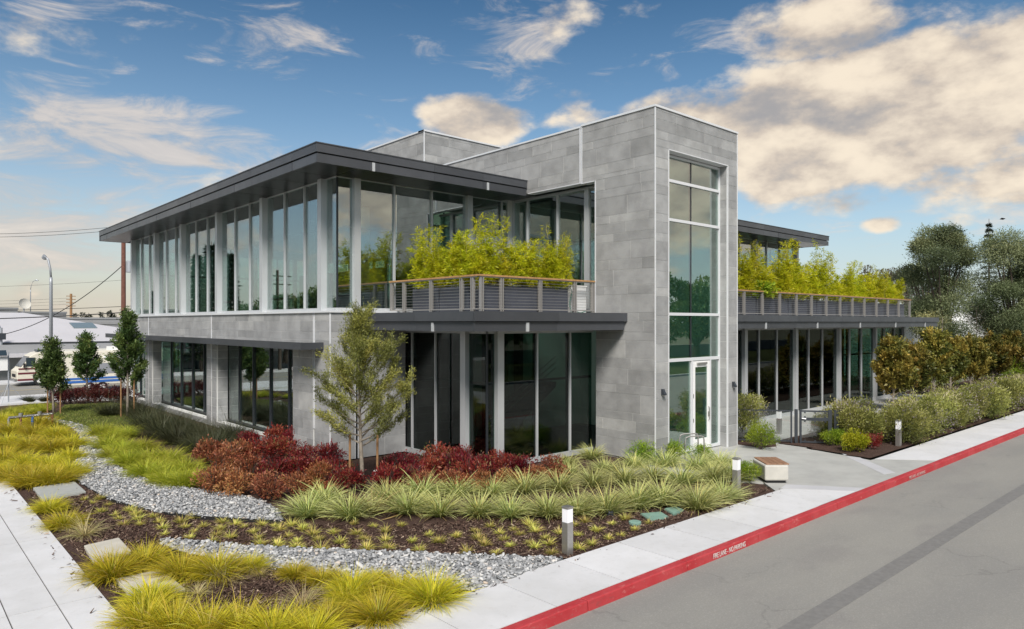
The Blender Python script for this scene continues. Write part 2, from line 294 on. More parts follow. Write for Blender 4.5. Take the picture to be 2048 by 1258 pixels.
# ------------------------------------------------------------------ mesh helpers
class MB:
    def __init__(s): s.v = []; s.f = []
    def box(s, x0, x1, y0, y1, z0, z1):
        i = len(s.v)
        s.v += [(x0, y0, z0), (x1, y0, z0), (x1, y1, z0), (x0, y1, z0), (x0, y0, z1), (x1, y0, z1), (x1, y1, z1), (x0, y1, z1)]
        s.f += [(i, i+3, i+2, i+1), (i+4, i+5, i+6, i+7), (i, i+1, i+5, i+4), (i+1, i+2, i+6, i+5), (i+2, i+3, i+7, i+6), (i+3, i, i+4, i+7)]
        return s
    def prism(s, poly, z0, z1):
        n = len(poly); i = len(s.v); zz = lambda z, k: z[k] if isinstance(z, (list, tuple)) else z
        s.v += [(x, y, zz(z0, k)) for k, (x, y) in enumerate(poly)] + [(x, y, zz(z1, k)) for k, (x, y) in enumerate(poly)]
        s.f += [tuple(range(i+n-1, i-1, -1)), tuple(range(i+n, i+2*n))] + [(i+k, i+(k+1) % n, i+n+(k+1) % n, i+n+k) for k in range(n)]
        return s
    def extrude_x(s, prof, x0, x1):          # prof: list of (y, z)
        n = len(prof); i = len(s.v)
        s.v += [(x0, y, z) for y, z in prof] + [(x1, y, z) for y, z in prof]
        s.f += [tuple(range(i+n-1, i-1, -1)), tuple(range(i+n, i+2*n))] + [(i+k, i+(k+1) % n, i+n+(k+1) % n, i+n+k) for k in range(n)]
        return s
    def extrude_y(s, prof, y0, y1):          # prof: list of (x, z)
        n = len(prof); i = len(s.v)
        s.v += [(x, y0, z) for x, z in prof] + [(x, y1, z) for x, z in prof]
        s.f += [tuple(range(i+n-1, i-1, -1)), tuple(range(i+n, i+2*n))] + [(i+k, i+(k+1) % n, i+n+(k+1) % n, i+n+k) for k in range(n)]
        return s
    def tube(s, pts, rad, n=6, cap=True):
        pts = [Vector(p) for p in pts]; i0 = len(s.v)
        if not isinstance(rad, (list, tuple)): rad = [rad] * len(pts)
        for k, p in enumerate(pts):
            d = (pts[min(k+1, len(pts)-1)] - pts[max(k-1, 0)]).normalized()
            a = d.orthogonal().normalized() if abs(d.z) > .9 else d.cross(Vector((0, 0, 1))).normalized(); b = d.cross(a)
            for j in range(n):
                t = 2 * math.pi * j / n; q = p + (a * math.cos(t) + b * math.sin(t)) * rad[k]; s.v.append(tuple(q))
        for k in range(len(pts) - 1):
            for j in range(n):
                a = i0 + k*n + j; b = i0 + k*n + (j+1) % n; s.f.append((a, b, b+n, a+n))
        if cap:
            s.f.append(tuple(i0 + j for j in range(n-1, -1, -1))); e = i0 + (len(pts)-1)*n; s.f.append(tuple(e + j for j in range(n)))
        return s
    def lathe(s, prof, n=16, c=(0, 0, 0)):   # prof: (r, z) from bottom to top
        i0 = len(s.v)
        for r, z in prof:
            for j in range(n):
                t = 2*math.pi*j/n; s.v.append((c[0] + r*math.cos(t), c[1] + r*math.sin(t), c[2] + z))
        for k in range(len(prof)-1):
            for j in range(n):
                a = i0 + k*n + j; b = i0 + k*n + (j+1) % n; s.f.append((a, b, b+n, a+n))
        s.f.append(tuple(i0 + j for j in range(n-1, -1, -1))); e = i0 + (len(prof)-1)*n; s.f.append(tuple(e + j for j in range(n)))
        return s
    def quad(s, a, b, c, d):
        i = len(s.v); s.v += [a, b, c, d]; s.f.append((i, i+1, i+2, i+3)); return s
    def mesh(s, name):
        me = bpy.data.meshes.new(name); me.from_pydata(s.v, [], s.f); me.update(); return me
WL = {}
def tag(o, label=None, cat=None, group=None, kind=None):
    for k, v in (('label', label), ('category', cat), ('group', group), ('kind', kind)):
        if v: o[k] = v
    return o
def empty(name, loc, rz=0., label=None, cat=None, group=None):
    o = bpy.data.objects.new(name, None); C.objects.link(o); o.location = loc; o.rotation_euler.z = rz; o.empty_display_size = .2
    WL[o.name] = Vector(loc); return tag(o, label, cat, group)
def obj(name, mb, m, parent=None, smooth=False, world=True, bevel=0., label=None):
    me = mb.mesh(name) if isinstance(mb, MB) else mb
    if m is not None and not me.materials: me.materials.append(M[m] if isinstance(m, str) else m)
    if smooth:
        me.polygons.foreach_set('use_smooth', [True]*len(me.polygons))
        if smooth == 'auto': me.set_sharp_from_angle(angle=R(40))
    o = bpy.data.objects.new(name, me); C.objects.link(o); WL[o.name] = Vector((0, 0, 0))
    if parent is not None:
        o.parent = parent
        if world: o.location = -WL[parent.name]
    if bevel:
        b = o.modifiers.new('edge', 'BEVEL'); b.width = bevel; b.segments = 2; b.limit_method = 'ANGLE'
    if label: o['label'] = label
    return o
def bx(x0, x1, y0, y1, z0, z1): return MB().box(x0, x1, y0, y1, z0, z1)
def G(u, v, z=0.):                         # a point of the ground, read off the photograph
    d = (H - z) * 1410 / (v - 645); k = (u - 1024) / 1410
    return (.6686 + .7436*k) * d, (.7436 - .6686*k) * d
ORD = 'first second third fourth fifth sixth seventh eighth ninth tenth eleventh twelfth thirteenth fourteenth fifteenth sixteenth seventeenth eighteenth nineteenth twentieth'.split()
TENS = {2: 'twenty', 3: 'thirty', 4: 'forty', 5: 'fifty'}
def nth(i):                                # 0-based
    i += 1
    if i <= 20: return ORD[i-1]
    t, u = divmod(i, 10)
    return (TENS[t][:-1] + 'ieth') if u == 0 else TENS[t] + '-' + ORD[u-1]
def ss(x, a, b):
    t = np.clip((x - a) / (b - a), 0, 1); return t*t*(3 - 2*t)
def ground_z(x, y): return -1.0 * ss(np.asarray(y, float), 42., 53.)

# ------------------------------------------------------------------ ground, road, pavements
def grid_sheet(name, xs, ys, zf, m, keep=None):
    X, Y = np.meshgrid(xs, ys); Z = zf(X, Y); V = np.stack([X, Y, Z], -1).reshape(-1, 3)
    nx, ny = len(xs), len(ys); I = np.arange(nx*ny).reshape(ny, nx)
    Q = np.stack([I[:-1, :-1], I[:-1, 1:], I[1:, 1:], I[1:, :-1]], -1).reshape(-1, 4)
    if keep is not None:
        cx = V[Q].mean(1); Q = Q[keep(cx[:, 0], cx[:, 1])]
    me = np_mesh(name, V, Q); me.polygons.foreach_set('use_smooth', [True]*len(Q))
    return tag(obj(name, me, m), kind='structure')
def np_mesh(name, V, Q, vc=None, tri=False):
    me = bpy.data.meshes.new(name); V = np.asarray(V, np.float32); Q = np.asarray(Q, np.int32); k = Q.shape[1]
    me.vertices.add(len(V)); me.vertices.foreach_set('co', V.ravel())
    me.loops.add(Q.size); me.loops.foreach_set('vertex_index', Q.ravel())
    me.polygons.add(len(Q)); me.polygons.foreach_set('loop_start', np.arange(0, Q.size, k, dtype=np.int32))
    if vc is not None:
        a = me.color_attributes.new('vc', 'FLOAT_COLOR', 'POINT'); c = np.ones((len(V), 4), np.float32); c[:, :3] = vc
        a.data.foreach_set('color', c.ravel())
    me.update(calc_edges=True); return me
obj_ground = grid_sheet('ground', np.concatenate([[-900, -400, -150], np.linspace(-60, 120, 46), [200, 500, 1200]]),
                        np.concatenate([[-900, -300, -100], np.linspace(-40, 110, 76), [160, 400, 1500]]),
                        lambda X, Y: -.35 - .85*ss(Y, 42, 53), 'soil')
road = tag(obj('road', bx(-90, 160, -7.0, 7.16, -.3, -.15), 'road'), kind='structure')
obj('seam_strip', bx(7.9, 160, 4.62, 4.92, -.149, -.146), 'seam', road)
# red kerb, one segment per casting, and its painted lettering
kerb = tag(empty('kerb', (0, 7.22, 0)), kind='structure')
kx = [-3.0, 0.1, 3.2, 6.3, 7.95, 10.55, 13.0, 16.6, 19.4, 23.0, 26.5, 30, 33.5, 37, 40.5, 44, 47.5, 51, 54.5, 58, 61.5, 65, 68.5, 72]
for a, b in zip(kx[:-1], kx[1:]):
    obj('kerb_segment', MB().extrude_x([(7.10, -.29), (7.30, -.29), (7.30, .004), (7.15, .004), (7.135, -.005)], a+.011, b-.011), 'red', kerb, bevel=.012)
def lettering(text, x, y, z, size, m, parent, width):
    cu = bpy.data.curves.new('letters', 'FONT'); cu.body = text; cu.size = size; cu.extrude = .0015
    tmp = bpy.data.objects.new('letters', cu); C.objects.link(tmp)
    dg = bpy.context.evaluated_depsgraph_get(); me = bpy.data.meshes.new_from_object(tmp.evaluated_get(dg))
    bpy.data.objects.remove(tmp); bpy.data.curves.remove(cu)
    n = len(me.vertices); co = np.empty(n*3, np.float32); me.vertices.foreach_get('co', co); co = co.reshape(-1, 3)
    co[:, 0] = (co[:, 0] - co[:, 0].min()) * width / np.ptp(co[:, 0])
    me.vertices.foreach_set('co', np.stack([x + co[:, 0], y - co[:, 2], z + co[:, 1]], -1).ravel()); me.update()
    return obj('lettering', me, m, parent)
M['paintw'] = mat('white_stencil_paint', (.72, .68, .66), .7, var=.15, scale=30.)
M['paintf'] = mat('faded_stencil_paint', (.60, .40, .38), .8, var=.35, scale=18.)
KF = lambda z: 7.10 + (z + .29) * .035/.285
lettering('FIRE LANE - NO PARKING', 11.35, 7.116, -.122, .135, 'paintw', kerb, 1.12)
lettering('FIRE LANE - NO PARKING', 21.1, 7.116, -.120, .125, 'paintf', kerb, 1.25)
M['gravelb'] = mat('joint_sand', (.09, .088, .085), .95)
# pavement slabs beside the kerb
side = tag(empty('sidewalk', (0, 8, 0)), kind='structure')
xs = [-3.6, -2.0, -.4, 1.2, 2.75, 4.3, 5.9, 7.45, 9.0, 10.5, 12.0, 13.4, 14.9, 16.4]
for a, b in zip(xs[:-1], xs[1:]):
    obj('slab', bx(a+.008, b-.008, 7.306, 8.66, -.2, .006), 'conc', side)
obj('slab', MB().prism([(16.405, 7.306), (18.05, 7.306), (17.02, 8.66), (16.405, 8.66)], -.2, .006), 'conc', side)
xs = [25.4, 28, 30.6, 33.2, 35.8, 38.4, 41, 44, 47, 50, 53, 57, 62, 68]
obj('slab', MB().prism([(22.78, 8.66), (23.95, 7.306), (25.39, 7.306), (25.39, 8.66)], -.2, .006), 'conc', side)
for a, b in zip(xs[:-1], xs[1:]):
    obj('slab', bx(a+.008, b-.008, 7.306, 8.66, -.2, .006), 'conc', side)
obj('joint_bed', bx(-3.6, 17.5, 7.31, 8.655, -.25, -.012), 'gravelb', side); obj('joint_bed', bx(22, 68, 7.31, 8.655, -.25, -.012), 'gravelb', side)
# the wide walk on the street side
walk = tag(empty('walkway', (1.5, 20, 0)), kind='structure')
for i, (a, b) in enumerate([(1.98, 2.58), (1.37, 1.98), (.2, 1.37), (-1.2, .2)]):
    yy = 8.67
    while yy < 52:
        L = 4. if yy > 9 else 3.63
        y2 = min(yy + L, 52); zz = float(ground_z(0, yy)); z2 = float(ground_z(0, y2)); mb = MB()
        mb.prism([(a+.009, yy+.008), (b-.009, yy+.008), (b-.009, y2-.008), (a+.009, y2-.008)], [zz-.2, zz-.2, z2-.2, z2-.2], [zz+.005, zz+.005, z2+.005, z2+.005])
        obj('slab', mb, 'conc', walk); yy = y2
obj('joint_bed', bx(-1.2, 2.57, 8.68, 42, -.3, -.012), 'gravelb', walk)
# entry paving: broomed field with smoother bands
plaza = tag(empty('entry_paving', (20, 9, 0)), kind='structure')
obj('paving_field', MB().prism([(16.0, 7.306), (26, 7.306), (26, 8.4), (22.5, 8.68), (22.55, 8.80), (23.0, 10.95), (24.6, 11.2), (45, 12.0), (45, 15.29), (17.3, 15.29), (17.3, 13.2), (15.6, 12.9), (15.6, 12.0), (17.3, 9.35), (16.6, 8.64), (16, 8.64)], -.2, .002), 'plaza', plaza)
obj('paving_band', MB().prism([(18.06, 7.312), (18.615, 7.312), (17.5, 8.84), (17.03, 8.74)], -.2, .0075), 'band', plaza, bevel=.004)
obj('paving_band', MB().prism([G(1768, 949), G(1790, 945), G(1724, 917), G(1673, 892), G(1659, 892), G(1696, 915)], -.19, .0075), 'band', plaza, bevel=.004)
# beds
def bed_z(X, Y):
    z = .010*np.sin(X*1.7 + np.sin(Y*1.3)*1.3) + .012*np.sin(Y*2.1 + X*.6) + .008*np.sin(X*6.1+Y*4.3) + .006*np.sin(X*11-Y*9.)
    return -.035 + z + ground_z(X, Y) - .02*np.exp(-np.abs(X-2.58)*6) + .06*np.exp(-((X-6)**2/16 + (Y-33)**2/40))
bed = grid_sheet('planting_bed', np.arange(2.5, 17.35, .13), np.concatenate([np.arange(8.6, 24, .13), np.arange(24, 56, .4)]), bed_z, 'mulch',
                 lambda x, y: ((x > 2.56) & (y > 8.62) & ~((x > 10.6) & (y > 19.6)) & ~((x > 15.6) & (y > 12.8 - (x-15.6)*1.2) & (y < 12.8) & (y > 11))))
bed2 = grid_sheet('hedge_bed', np.arange(21.9, 72, .25), np.arange(8.5, 16, .25), lambda X, Y: .03 + .012*np.sin(X*3)*np.sin(Y*4), 'mulch',
                  lambda x, y: (((y > 8.67) & (y < 12.2) & (x > 22.6 + (y-8.6)*.2)) | ((x > 45) & (y > 8.67))))
obj_bedt = tag(obj('corner_bed', MB().prism([(22.0, 12.82), (21.95, 12.0), (22.6, 11.75), (24.0, 12.55), (24.9, 13.1), (24.0, 15.2), (22.0, 15.2)], -.2, .02), 'mulch'), kind='structure')
# turf patch
turf_poly = [(6.2, 38.5), (5.0, 34.5), (5.9, 31.6), (6.6, 30.3), (8.4, 30.0), (9.0, 33), (9.7, 37), (9.0, 41), (7.0, 41.5)]
lawn = tag(obj('lawn', MB().prism(turf_poly, -.2, .035), 'lawn'), kind='structure')
# far street
street = tag(obj('street', bx(-120, 40, 60.2, 72.5, -1.3, -1.04), 'road'), kind='structure')
obj('centre_line', bx(-120, 40, 66.0, 66.14, -1.039, -1.035), mat('yellow_line', (.55, .42, .12), .7, var=.2, scale=3.), street)
pav = tag(obj('street_pavement', bx(-120, 40, 54.5, 60.1, -1.2, -.93), 'conc'), kind='structure')
tag(obj('far_pavement', bx(-120, 60, 72.55, 76.5, -1.2, -.92), 'conc'), kind='structure')
# bed edging strips along the gravel
def smooth_poly(pts, per=6):
    out = []; P = [Vector((*p, 0)) for p in pts]
    for i in range(len(P)-1):
        p0, p1, p2, p3 = P[max(i-1, 0)], P[i], P[i+1], P[min(i+2, len(P)-1)]
        for k in range(per):
            t = k/per
            out.append(.5*((2*p1) + (p2-p0)*t + (2*p0-5*p1+4*p2-p3)*t*t + (3*p1-p0-3*p2+p3)*t**3))
    out.append(P[-1]); return [(p.x, p.y) for p in out]
g1_low = smooth_poly([G(*p) for p in [(78, 840), (130, 851), (156, 869), (160, 895), (150, 922), (148, 953), (176, 976), (229, 1002), (305, 1022), (382, 1032), (470, 1038), (568, 1043)]])
g1_up = smooth_poly([G(*p) for p in [(90, 836), (140, 845), (178, 857), (196, 877), (200, 895), (222, 920), (250, 942), (305, 964), (355, 974), (407, 981), (476, 990), (527, 1004), (556, 1022), (568, 1043)]])
g2_up = smooth_poly([G(*p) for p in [(318, 1082), (331, 1079), (394, 1083), (458, 1090), (520, 1094), (653, 1101), (805, 1106), (900, 1110), (1027, 1114), (1126, 1117)]])
g2_low = smooth_poly([G(*p) for p in [(318, 1082), (345, 1100), (420, 1118), (500, 1131), (551, 1138), (627, 1146), (716, 1158), (850, 1176), (950, 1185)]])
def strip(pts, name, lab):
    mb = MB()
    for (x0, y0), (x1, y1) in zip(pts[:-1], pts[1:]):
        d = Vector((x1-x0, y1-y0)); 
        if d.length < 1e-4: continue
        n = Vector((-d.y, d.x)).normalized()*.008; e = d.normalized()*.004
        mb.prism([(x0-n.x-e.x, y0-n.y-e.y), (x1-n.x+e.x, y1-n.y+e.y), (x1+n.x+e.x, y1+n.y+e.y), (x0+n.x-e.x, y0+n.y-e.y)], -.1, .025)
    return tag(obj(name, mb, 'edging'), lab, 'edging')
strip(g1_low, 'bed_edging', 'black edging strip on the mulch side of the winding gravel bed')
strip(g1_up, 'bed_edging', 'black edging strip between the winding gravel bed and the red shrubs')
strip(g2_up, 'bed_edging', 'black edging strip between the lower gravel band and the tuft bed')
strip(g2_low, 'bed_edging', 'black edging strip along the golden sedge side of the lower gravel')
def in_poly(P, poly):
    x, y = P[:, 0], P[:, 1]; r = np.zeros(len(P), bool); n = len(poly)
    for i in range(n):
        x0, y0 = poly[i]; x1, y1 = poly[(i+1) % n]
        c = ((y0 > y) != (y1 > y)) & (x < (x1-x0)*(y-y0)/((y1-y0) + 1e-12) + x0); r ^= c
    return r
def ico(sub=1):
    bm = bmesh.new(); bmesh.ops.create_icosphere(bm, subdivisions=sub, radius=1); V = np.array([v.co[:] for v in bm.verts]); T = np.array([[v.index for v in f.verts] for f in bm.faces]); bm.free(); return V, T
def scatter_poly(poly, n):
    a = np.array(poly); lo, hi = a.min(0), a.max(0); P = rng.uniform(lo, hi, (n*8, 2)); P = P[in_poly(P, poly)]
    return P[:n]
def rotz(a): c, s_ = np.cos(a), np.sin(a); z = np.zeros_like(c); o = z+1; return np.stack([np.stack([c, -s_, z], -1), np.stack([s_, c, z], -1), np.stack([z, z, o], -1)], 1)
def pebbles(name, poly, spacing, size, sub):
    a = np.array(poly); lo, hi = a.min(0), a.max(0)
    gx, gy = np.meshgrid(np.arange(lo[0], hi[0], spacing), np.arange(lo[1], hi[1], spacing*.87)); gx = gx + (np.arange(gx.shape[0]) % 2)[:, None]*spacing/2
    P = np.stack([gx.ravel(), gy.ravel()], -1); P = P + rng.normal(0, spacing*.22, P.shape); P = P[in_poly(P, poly)]
    P2 = P[rng.random(len(P)) < .45] + rng.normal(0, spacing*.4, (1, 2)); P2 = P2[in_poly(P2, poly)]
    V, T = ico(sub); n1 = len(P); P = np.concatenate([P, P2]); n = len(P)
    S = size*np.exp(rng.normal(0, .25, (n, 1)))*np.stack([np.ones(n)*1.15, rng.uniform(.65, .95, n), rng.uniform(.4, .62, n)], -1)
    W_ = V[None]*S[:, None]*(1 + rng.normal(0, .07, (n, len(V), 1)))
    tilt = rng.normal(0, .3, (n, 2)); W_[:, :, 2] += W_[:, :, 0]*tilt[:, :1] + W_[:, :, 1]*tilt[:, 1:]
    W_ = np.einsum('nij,nvj->nvi', rotz(rng.uniform(0, 6.28, n)), W_)
    zz = np.where(np.arange(n) < n1, .012, .040) + rng.normal(0, .007, n) + ground_z(P[:, 0], P[:, 1])
    W_ += np.concatenate([P, zz[:, None]], 1)[:, None]
    Q = (T[None] + (np.arange(n)*len(V))[:, None, None]).reshape(-1, 3)
    vc = np.repeat(rng.random((n, 1)), len(V), 0)*np.ones((1, 3))
    me = np_mesh(name, W_.reshape(-1, 3), Q, vc); me.polygons.foreach_set('use_smooth', [True]*len(Q))
    return tag(obj(name, me, 'pebble'), kind='stuff')
poly1 = g1_low + g1_up[::-1]
poly2 = g2_up + [(8.95, 8.68), G(950, 1184)] + g2_low[::-1]
M['gravelbase'] = mat('gravel_bed', (.16, .17, .18), .9, var=.4, scale=30.)
for nm, p in (('gravel_base', poly1), ('gravel_base', poly2)):
    tag(obj(nm, MB().prism(p, -.15, .004), 'gravelbase'), kind='structure')
pebbles('gravel', poly1, .058, .034, 1)
pebbles('gravel', poly2, .053, .031, 2)
# bark chips on the near mulch
poly_tuft = [G(*p) for p in [(100, 965), (180, 978), (300, 1024), (400, 1036), (570, 1046), (640, 1046), (800, 1050), (1300, 1010), (1440, 1000), (1560, 972), (1125, 1116), (800, 1106), (520, 1093), (330, 1078), (230, 1100), (150, 1075), (60, 985)]]
poly_front = [G(*p) for p in [(60, 985), (160, 1085), (330, 1082), (420, 1118), (640, 1150), (950, 1187), (760, 1256), (700, 1290), (290, 1290), (240, 1200)]]
poly_end = [G(*p) for p in [(1450, 995), (1470, 985), (1560, 968)]]
def chips(poly, n):
    P = scatter_poly(poly, n); n = len(P); L = rng.uniform(.012, .05, n)*np.where(rng.random(n) < .08, 1.8, 1); w = rng.uniform(.005, .014, n)
    a = rng.uniform(0, 6.28, n); tl = rng.normal(0, .35, n); z0 = bed_z(P[:, 0], P[:, 1]) + rng.uniform(.004, .022, n)
    d = np.stack([np.cos(a), np.sin(a), tl], -1)*L[:, None]; s_ = np.stack([-np.sin(a), np.cos(a), rng.normal(0, .5, n)], -1)*w[:, None]; c = np.concatenate([P, z0[:, None]], 1)
    up = np.array([0, 0, .006])
    V = np.stack([c-d-s_, c+d-s_*.4, c+d+s_*.4, c-d+s_, c+up], 1); k = (np.arange(n)*5)[:, None]
    T = np.concatenate([k+[0, 1, 4], k+[1, 2, 4], k+[2, 3, 4], k+[3, 0, 4]], 0)
    return V.reshape(-1, 3), T, np.repeat(rng.random((n, 1))**1.3, 5, 0)*np.ones((1, 3))
edge_strip = [(2.3, 8.7), (2.62, 8.7), (2.62, 34), (2.3, 34)]; edge_front = [(5, 8.45), (17, 8.45), (17, 8.7), (5, 8.7)]; gutter = [(-2, 6.6), (40, 6.9), (40, 7.1), (-2, 7.1)]
for pl, n in ((poly_tuft, 26000), (poly_front, 16000), (poly_end, 1200)):
    V, T, vc = chips(pl, n); tag(obj('mulch', np_mesh('mulch', V, T, vc), 'chip'), kind='stuff')
for nm, pl, n, zz in (('leaf_litter', edge_strip, 160, .008), ('leaf_litter', edge_front, 60, .009)):
    V, T, vc = chips(pl, n); V[:, 2] += zz + .02 - bed_z(V[:, 0], V[:, 1]) - .014; tag(obj(nm, np_mesh(nm, V, T, vc), 'chip'), kind='stuff')
# ------------------------------------------------------------------ the office building
B = empty('office_building', (17.27, 19.4, 0), label='two storey grey stone and glass office building with flat overhanging roofs', cat='building')
COURSE = [.56, .26, .34, .25, .58, .27, .50, .33]
CZ = [0.]
while CZ[-1] < 14: CZ.append(CZ[-1] + COURSE[(len(CZ)-1) % len(COURSE)])
srng = random.Random(5)
def slab_box(axis, face, sgn, depth, a0, a1, z0, z1, off=0.):
    f0 = face - sgn*off; f1 = face - sgn*(depth)
    lo, hi = min(f0, f1), max(f0, f1)
    return bx(lo, hi, a0, a1, z0, z1) if axis == 'x' else bx(a0, a1, lo, hi, z0, z1)
STONES = []
def stone_wall(axis, face, sgn, rects, thick=.3, tall=1., trims=(), cop=None, name='stone_wall', coff=0.):
    mb = MB()
    for a0, a1, z0, z1 in rects:
        s_ = slab_box(axis, face, sgn, thick, a0+.002, a1-.002, z0, z1, .007); i = len(mb.v); mb.v += s_.v; mb.f += [tuple(k+i for k in f) for f in s_.f]
    w = obj(name, mb, 'mortar', B)
    for a0, a1, z0, z1 in rects:
        for c0, c1 in zip(CZ[:-1], CZ[1:]):
            c0, c1 = max(c0*tall+coff, z0), min(c1*tall+coff, z1)
            if c1 - c0 < .05: continue
            a = a0 - srng.uniform(0, .7)
            while a < a1:
                L = srng.uniform(.85, 1.65); b = a + L; lo, hi = max(a, a0), min(b, a1)
                if hi < a1 and a1 - hi < .28: hi = a1; b = a1 + .01
                if hi - lo > .08:
                    p = srng.uniform(-.002, .002)
                    mb_ = slab_box(axis, face + sgn*p, sgn, .045, lo+.006, hi-.006, c0+.006, c1-.006)
                    cx, cy = (face, (lo+hi)/2) if axis == 'x' else ((lo+hi)/2, face)
                    d_ = math.hypot(cx, cy); f_ = max(0., -sgn*(cx if axis == 'x' else cy)/d_) if not (axis == 'x' and sgn > 0) else 0.
                    STONES.append(((hi-lo)*(c1-c0)*f_/d_**2, mb_, w))
                elif hi > lo and a1 - lo < .09: pass
                a = b
    return w
def trim(parent, x0, x1, y0, y1, z0, z1, m='trim', name='corner_trim'): return obj(name, bx(x0, x1, y0, y1, z0, z1), m, parent)
XL, YF = 10.09, 19.4
XT, YT, XT2 = 17.27, 12.81, 21.9
ZT = 10.66
# tower, side facing the street end
w = stone_wall('x', XT, -1, [(YT+.02, 15.15, 0, 8.8), (YT+.02, 15.74, 8.8, ZT)], .32)
trim(w, XT-.012, XT+.03, YT-.012, YT+.016, 0, ZT); trim(w, XT-.014, XT+.3, 15.152, 15.185, 4.5, 8.8); trim(w, XT-.014, XT+.3, 15.16, 15.74, 8.77, 8.797)
trim(w, XT-.012, XT+.2, 15.742, 15.775, 8.77, ZT)
trim(w, XT-.03, XT+.5, YT+.403, 15.78, ZT+.002, ZT+.065, name='coping')
# upper wall running back over the roof
w = stone_wall('x', XT, -1, [(15.86, 25.4, 8.82, ZT-.03)], .32)
trim(w, XT-.012, XT+.2, 15.826, 15.858, 8.79, ZT-.03); trim(w, XT-.014, XT+.3, 15.86, 18.35, 8.79, 8.818); trim(w, XT-.03, XT+.4, 15.83, 25.5, ZT-.028, ZT+.03, name='coping')
obj('joint_backing', bx(XT+.15, XT+.3, 15.70, 15.9, 8.8, ZT-.02), 'darkmull', w)
# tower front
w = stone_wall('y', YT, -1, [(XT+.032, 17.93, 0, 9.5), (21.32, XT2, 0, 9.5), (XT+.032, XT2, 9.5, ZT)], .33, coff=-.10)
trim(w, 17.932, 17.965, YT-.014, YT+.3, 0, 9.48); trim(w, 21.285, 21.318, YT-.014, YT+.04, 0, 9.48); trim(w, 17.932, 21.318, YT-.014, YT+.3, 9.47, 9.498)
trim(w, XT-.03, XT2+.03, YT-.03, YT+.4, ZT+.004, ZT+.067, name='coping'); trim(w, XT2-.02, XT2+.014, YT-.012, YT+.02, 0, ZT)
w = stone_wall('x', 21.285, -1, [(YT+.042, 13.10, 0, 9.46)], .2, coff=-.10)
w = stone_wall('x', XT2, 1, [(YT+.03, 20, 0, ZT)], .3)
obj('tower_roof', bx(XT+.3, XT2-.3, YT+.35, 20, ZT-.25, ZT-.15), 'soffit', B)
# penthouse on the roof
w = stone_wall('x', 17.62, -1, [(25.33, 33, 9.2, 12.5)], .3)
trim(w, 17.60, 17.64, 25.28, 25.32, 9.2, 12.5); trim(w, 17.58, 18.0, 25.27, 33, 12.502, 12.57, name='coping')
w = stone_wall('y', 25.3, -1, [(17.65, 24, 9.2, 12.5)], .3); trim(w, 17.58, 24, 25.26, 25.7, 12.504, 12.572, name='coping')
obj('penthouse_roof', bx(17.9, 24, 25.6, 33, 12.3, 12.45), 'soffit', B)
# left wing, lower storey
w = stone_wall('x', XL, -1, [(YF+.02, 20.38, 0, 4.5), (20.50, 21.95, 0, 3.5), (20.50, 29.47, 3.5, 4.5), (28.94, 29.47, 0, 3.5), (29.55, 30.1, 0, 3.5), (29.55, 38.45, 3.5, 4.5),
                              (37.9, 38.45, 0, 3.5), (38.52, 39.1, 0, 3.5), (38.52, 44, 3.5, 4.5), (43, 44, 0, 3.5), (21.97, 28.92, 0, .22), (30.12, 37.88, 0, .22), (39.12, 43, 0, .22)], .34)
trim(w, XL-.014, XL+.03, YF-.014, YF+.016, 0, 4.5)
for a, z0 in ((20.382, .9), (20.478, .9), (29.475, 1.9), (29.53, 1.9), (38.455, 1.9), (38.502, 1.9)): trim(w, XL-.010, XL+.04, a, a+.018, z0, 4.5, name='joint_trim')
obj('joint_backing', bx(XL+.05, XL+.1, 20.37, 20.51, 0, 4.5), 'darkmull', w)
for a in (28.94, 37.9): stone_wall('y', a-.002, -1, [(XL+.05, 10.54, .22, 3.44)], .2)
for a in (21.96, 30.11, 39.11): obj('pier_core', bx(XL+.345, 10.54, a-1.1 if a > 22 else 20.6, a-.03, 0, 3.5), 'mortar', w)
for a in (29.3, 38.6): pass
w = stone_wall('y', YF, -1, [(XL+.034, 10.93, 0, 4.5), (11.07, 12.78, 0, 4.5)], .34)
trim(w, 10.932, 10.95, YF-.012, YF+.04, 0, 4.5, name='joint_trim'); trim(w, 11.05, 11.068, YF-.012, YF+.04, 0, 4.5, name='joint_trim')
obj('joint_backing', bx(10.92, 11.08, YF+.06, YF+.1, 0, 4.5), 'darkmull', w)
# sills under the upper windows
obj('window_sill', bx(XL-.05, 10.6, YF-.05, 44, 4.502, 4.56), 'trim', B); obj('window_sill', bx(10.602, 17.9, YF-.05, 19.95, 4.505, 4.562), 'trim', B)

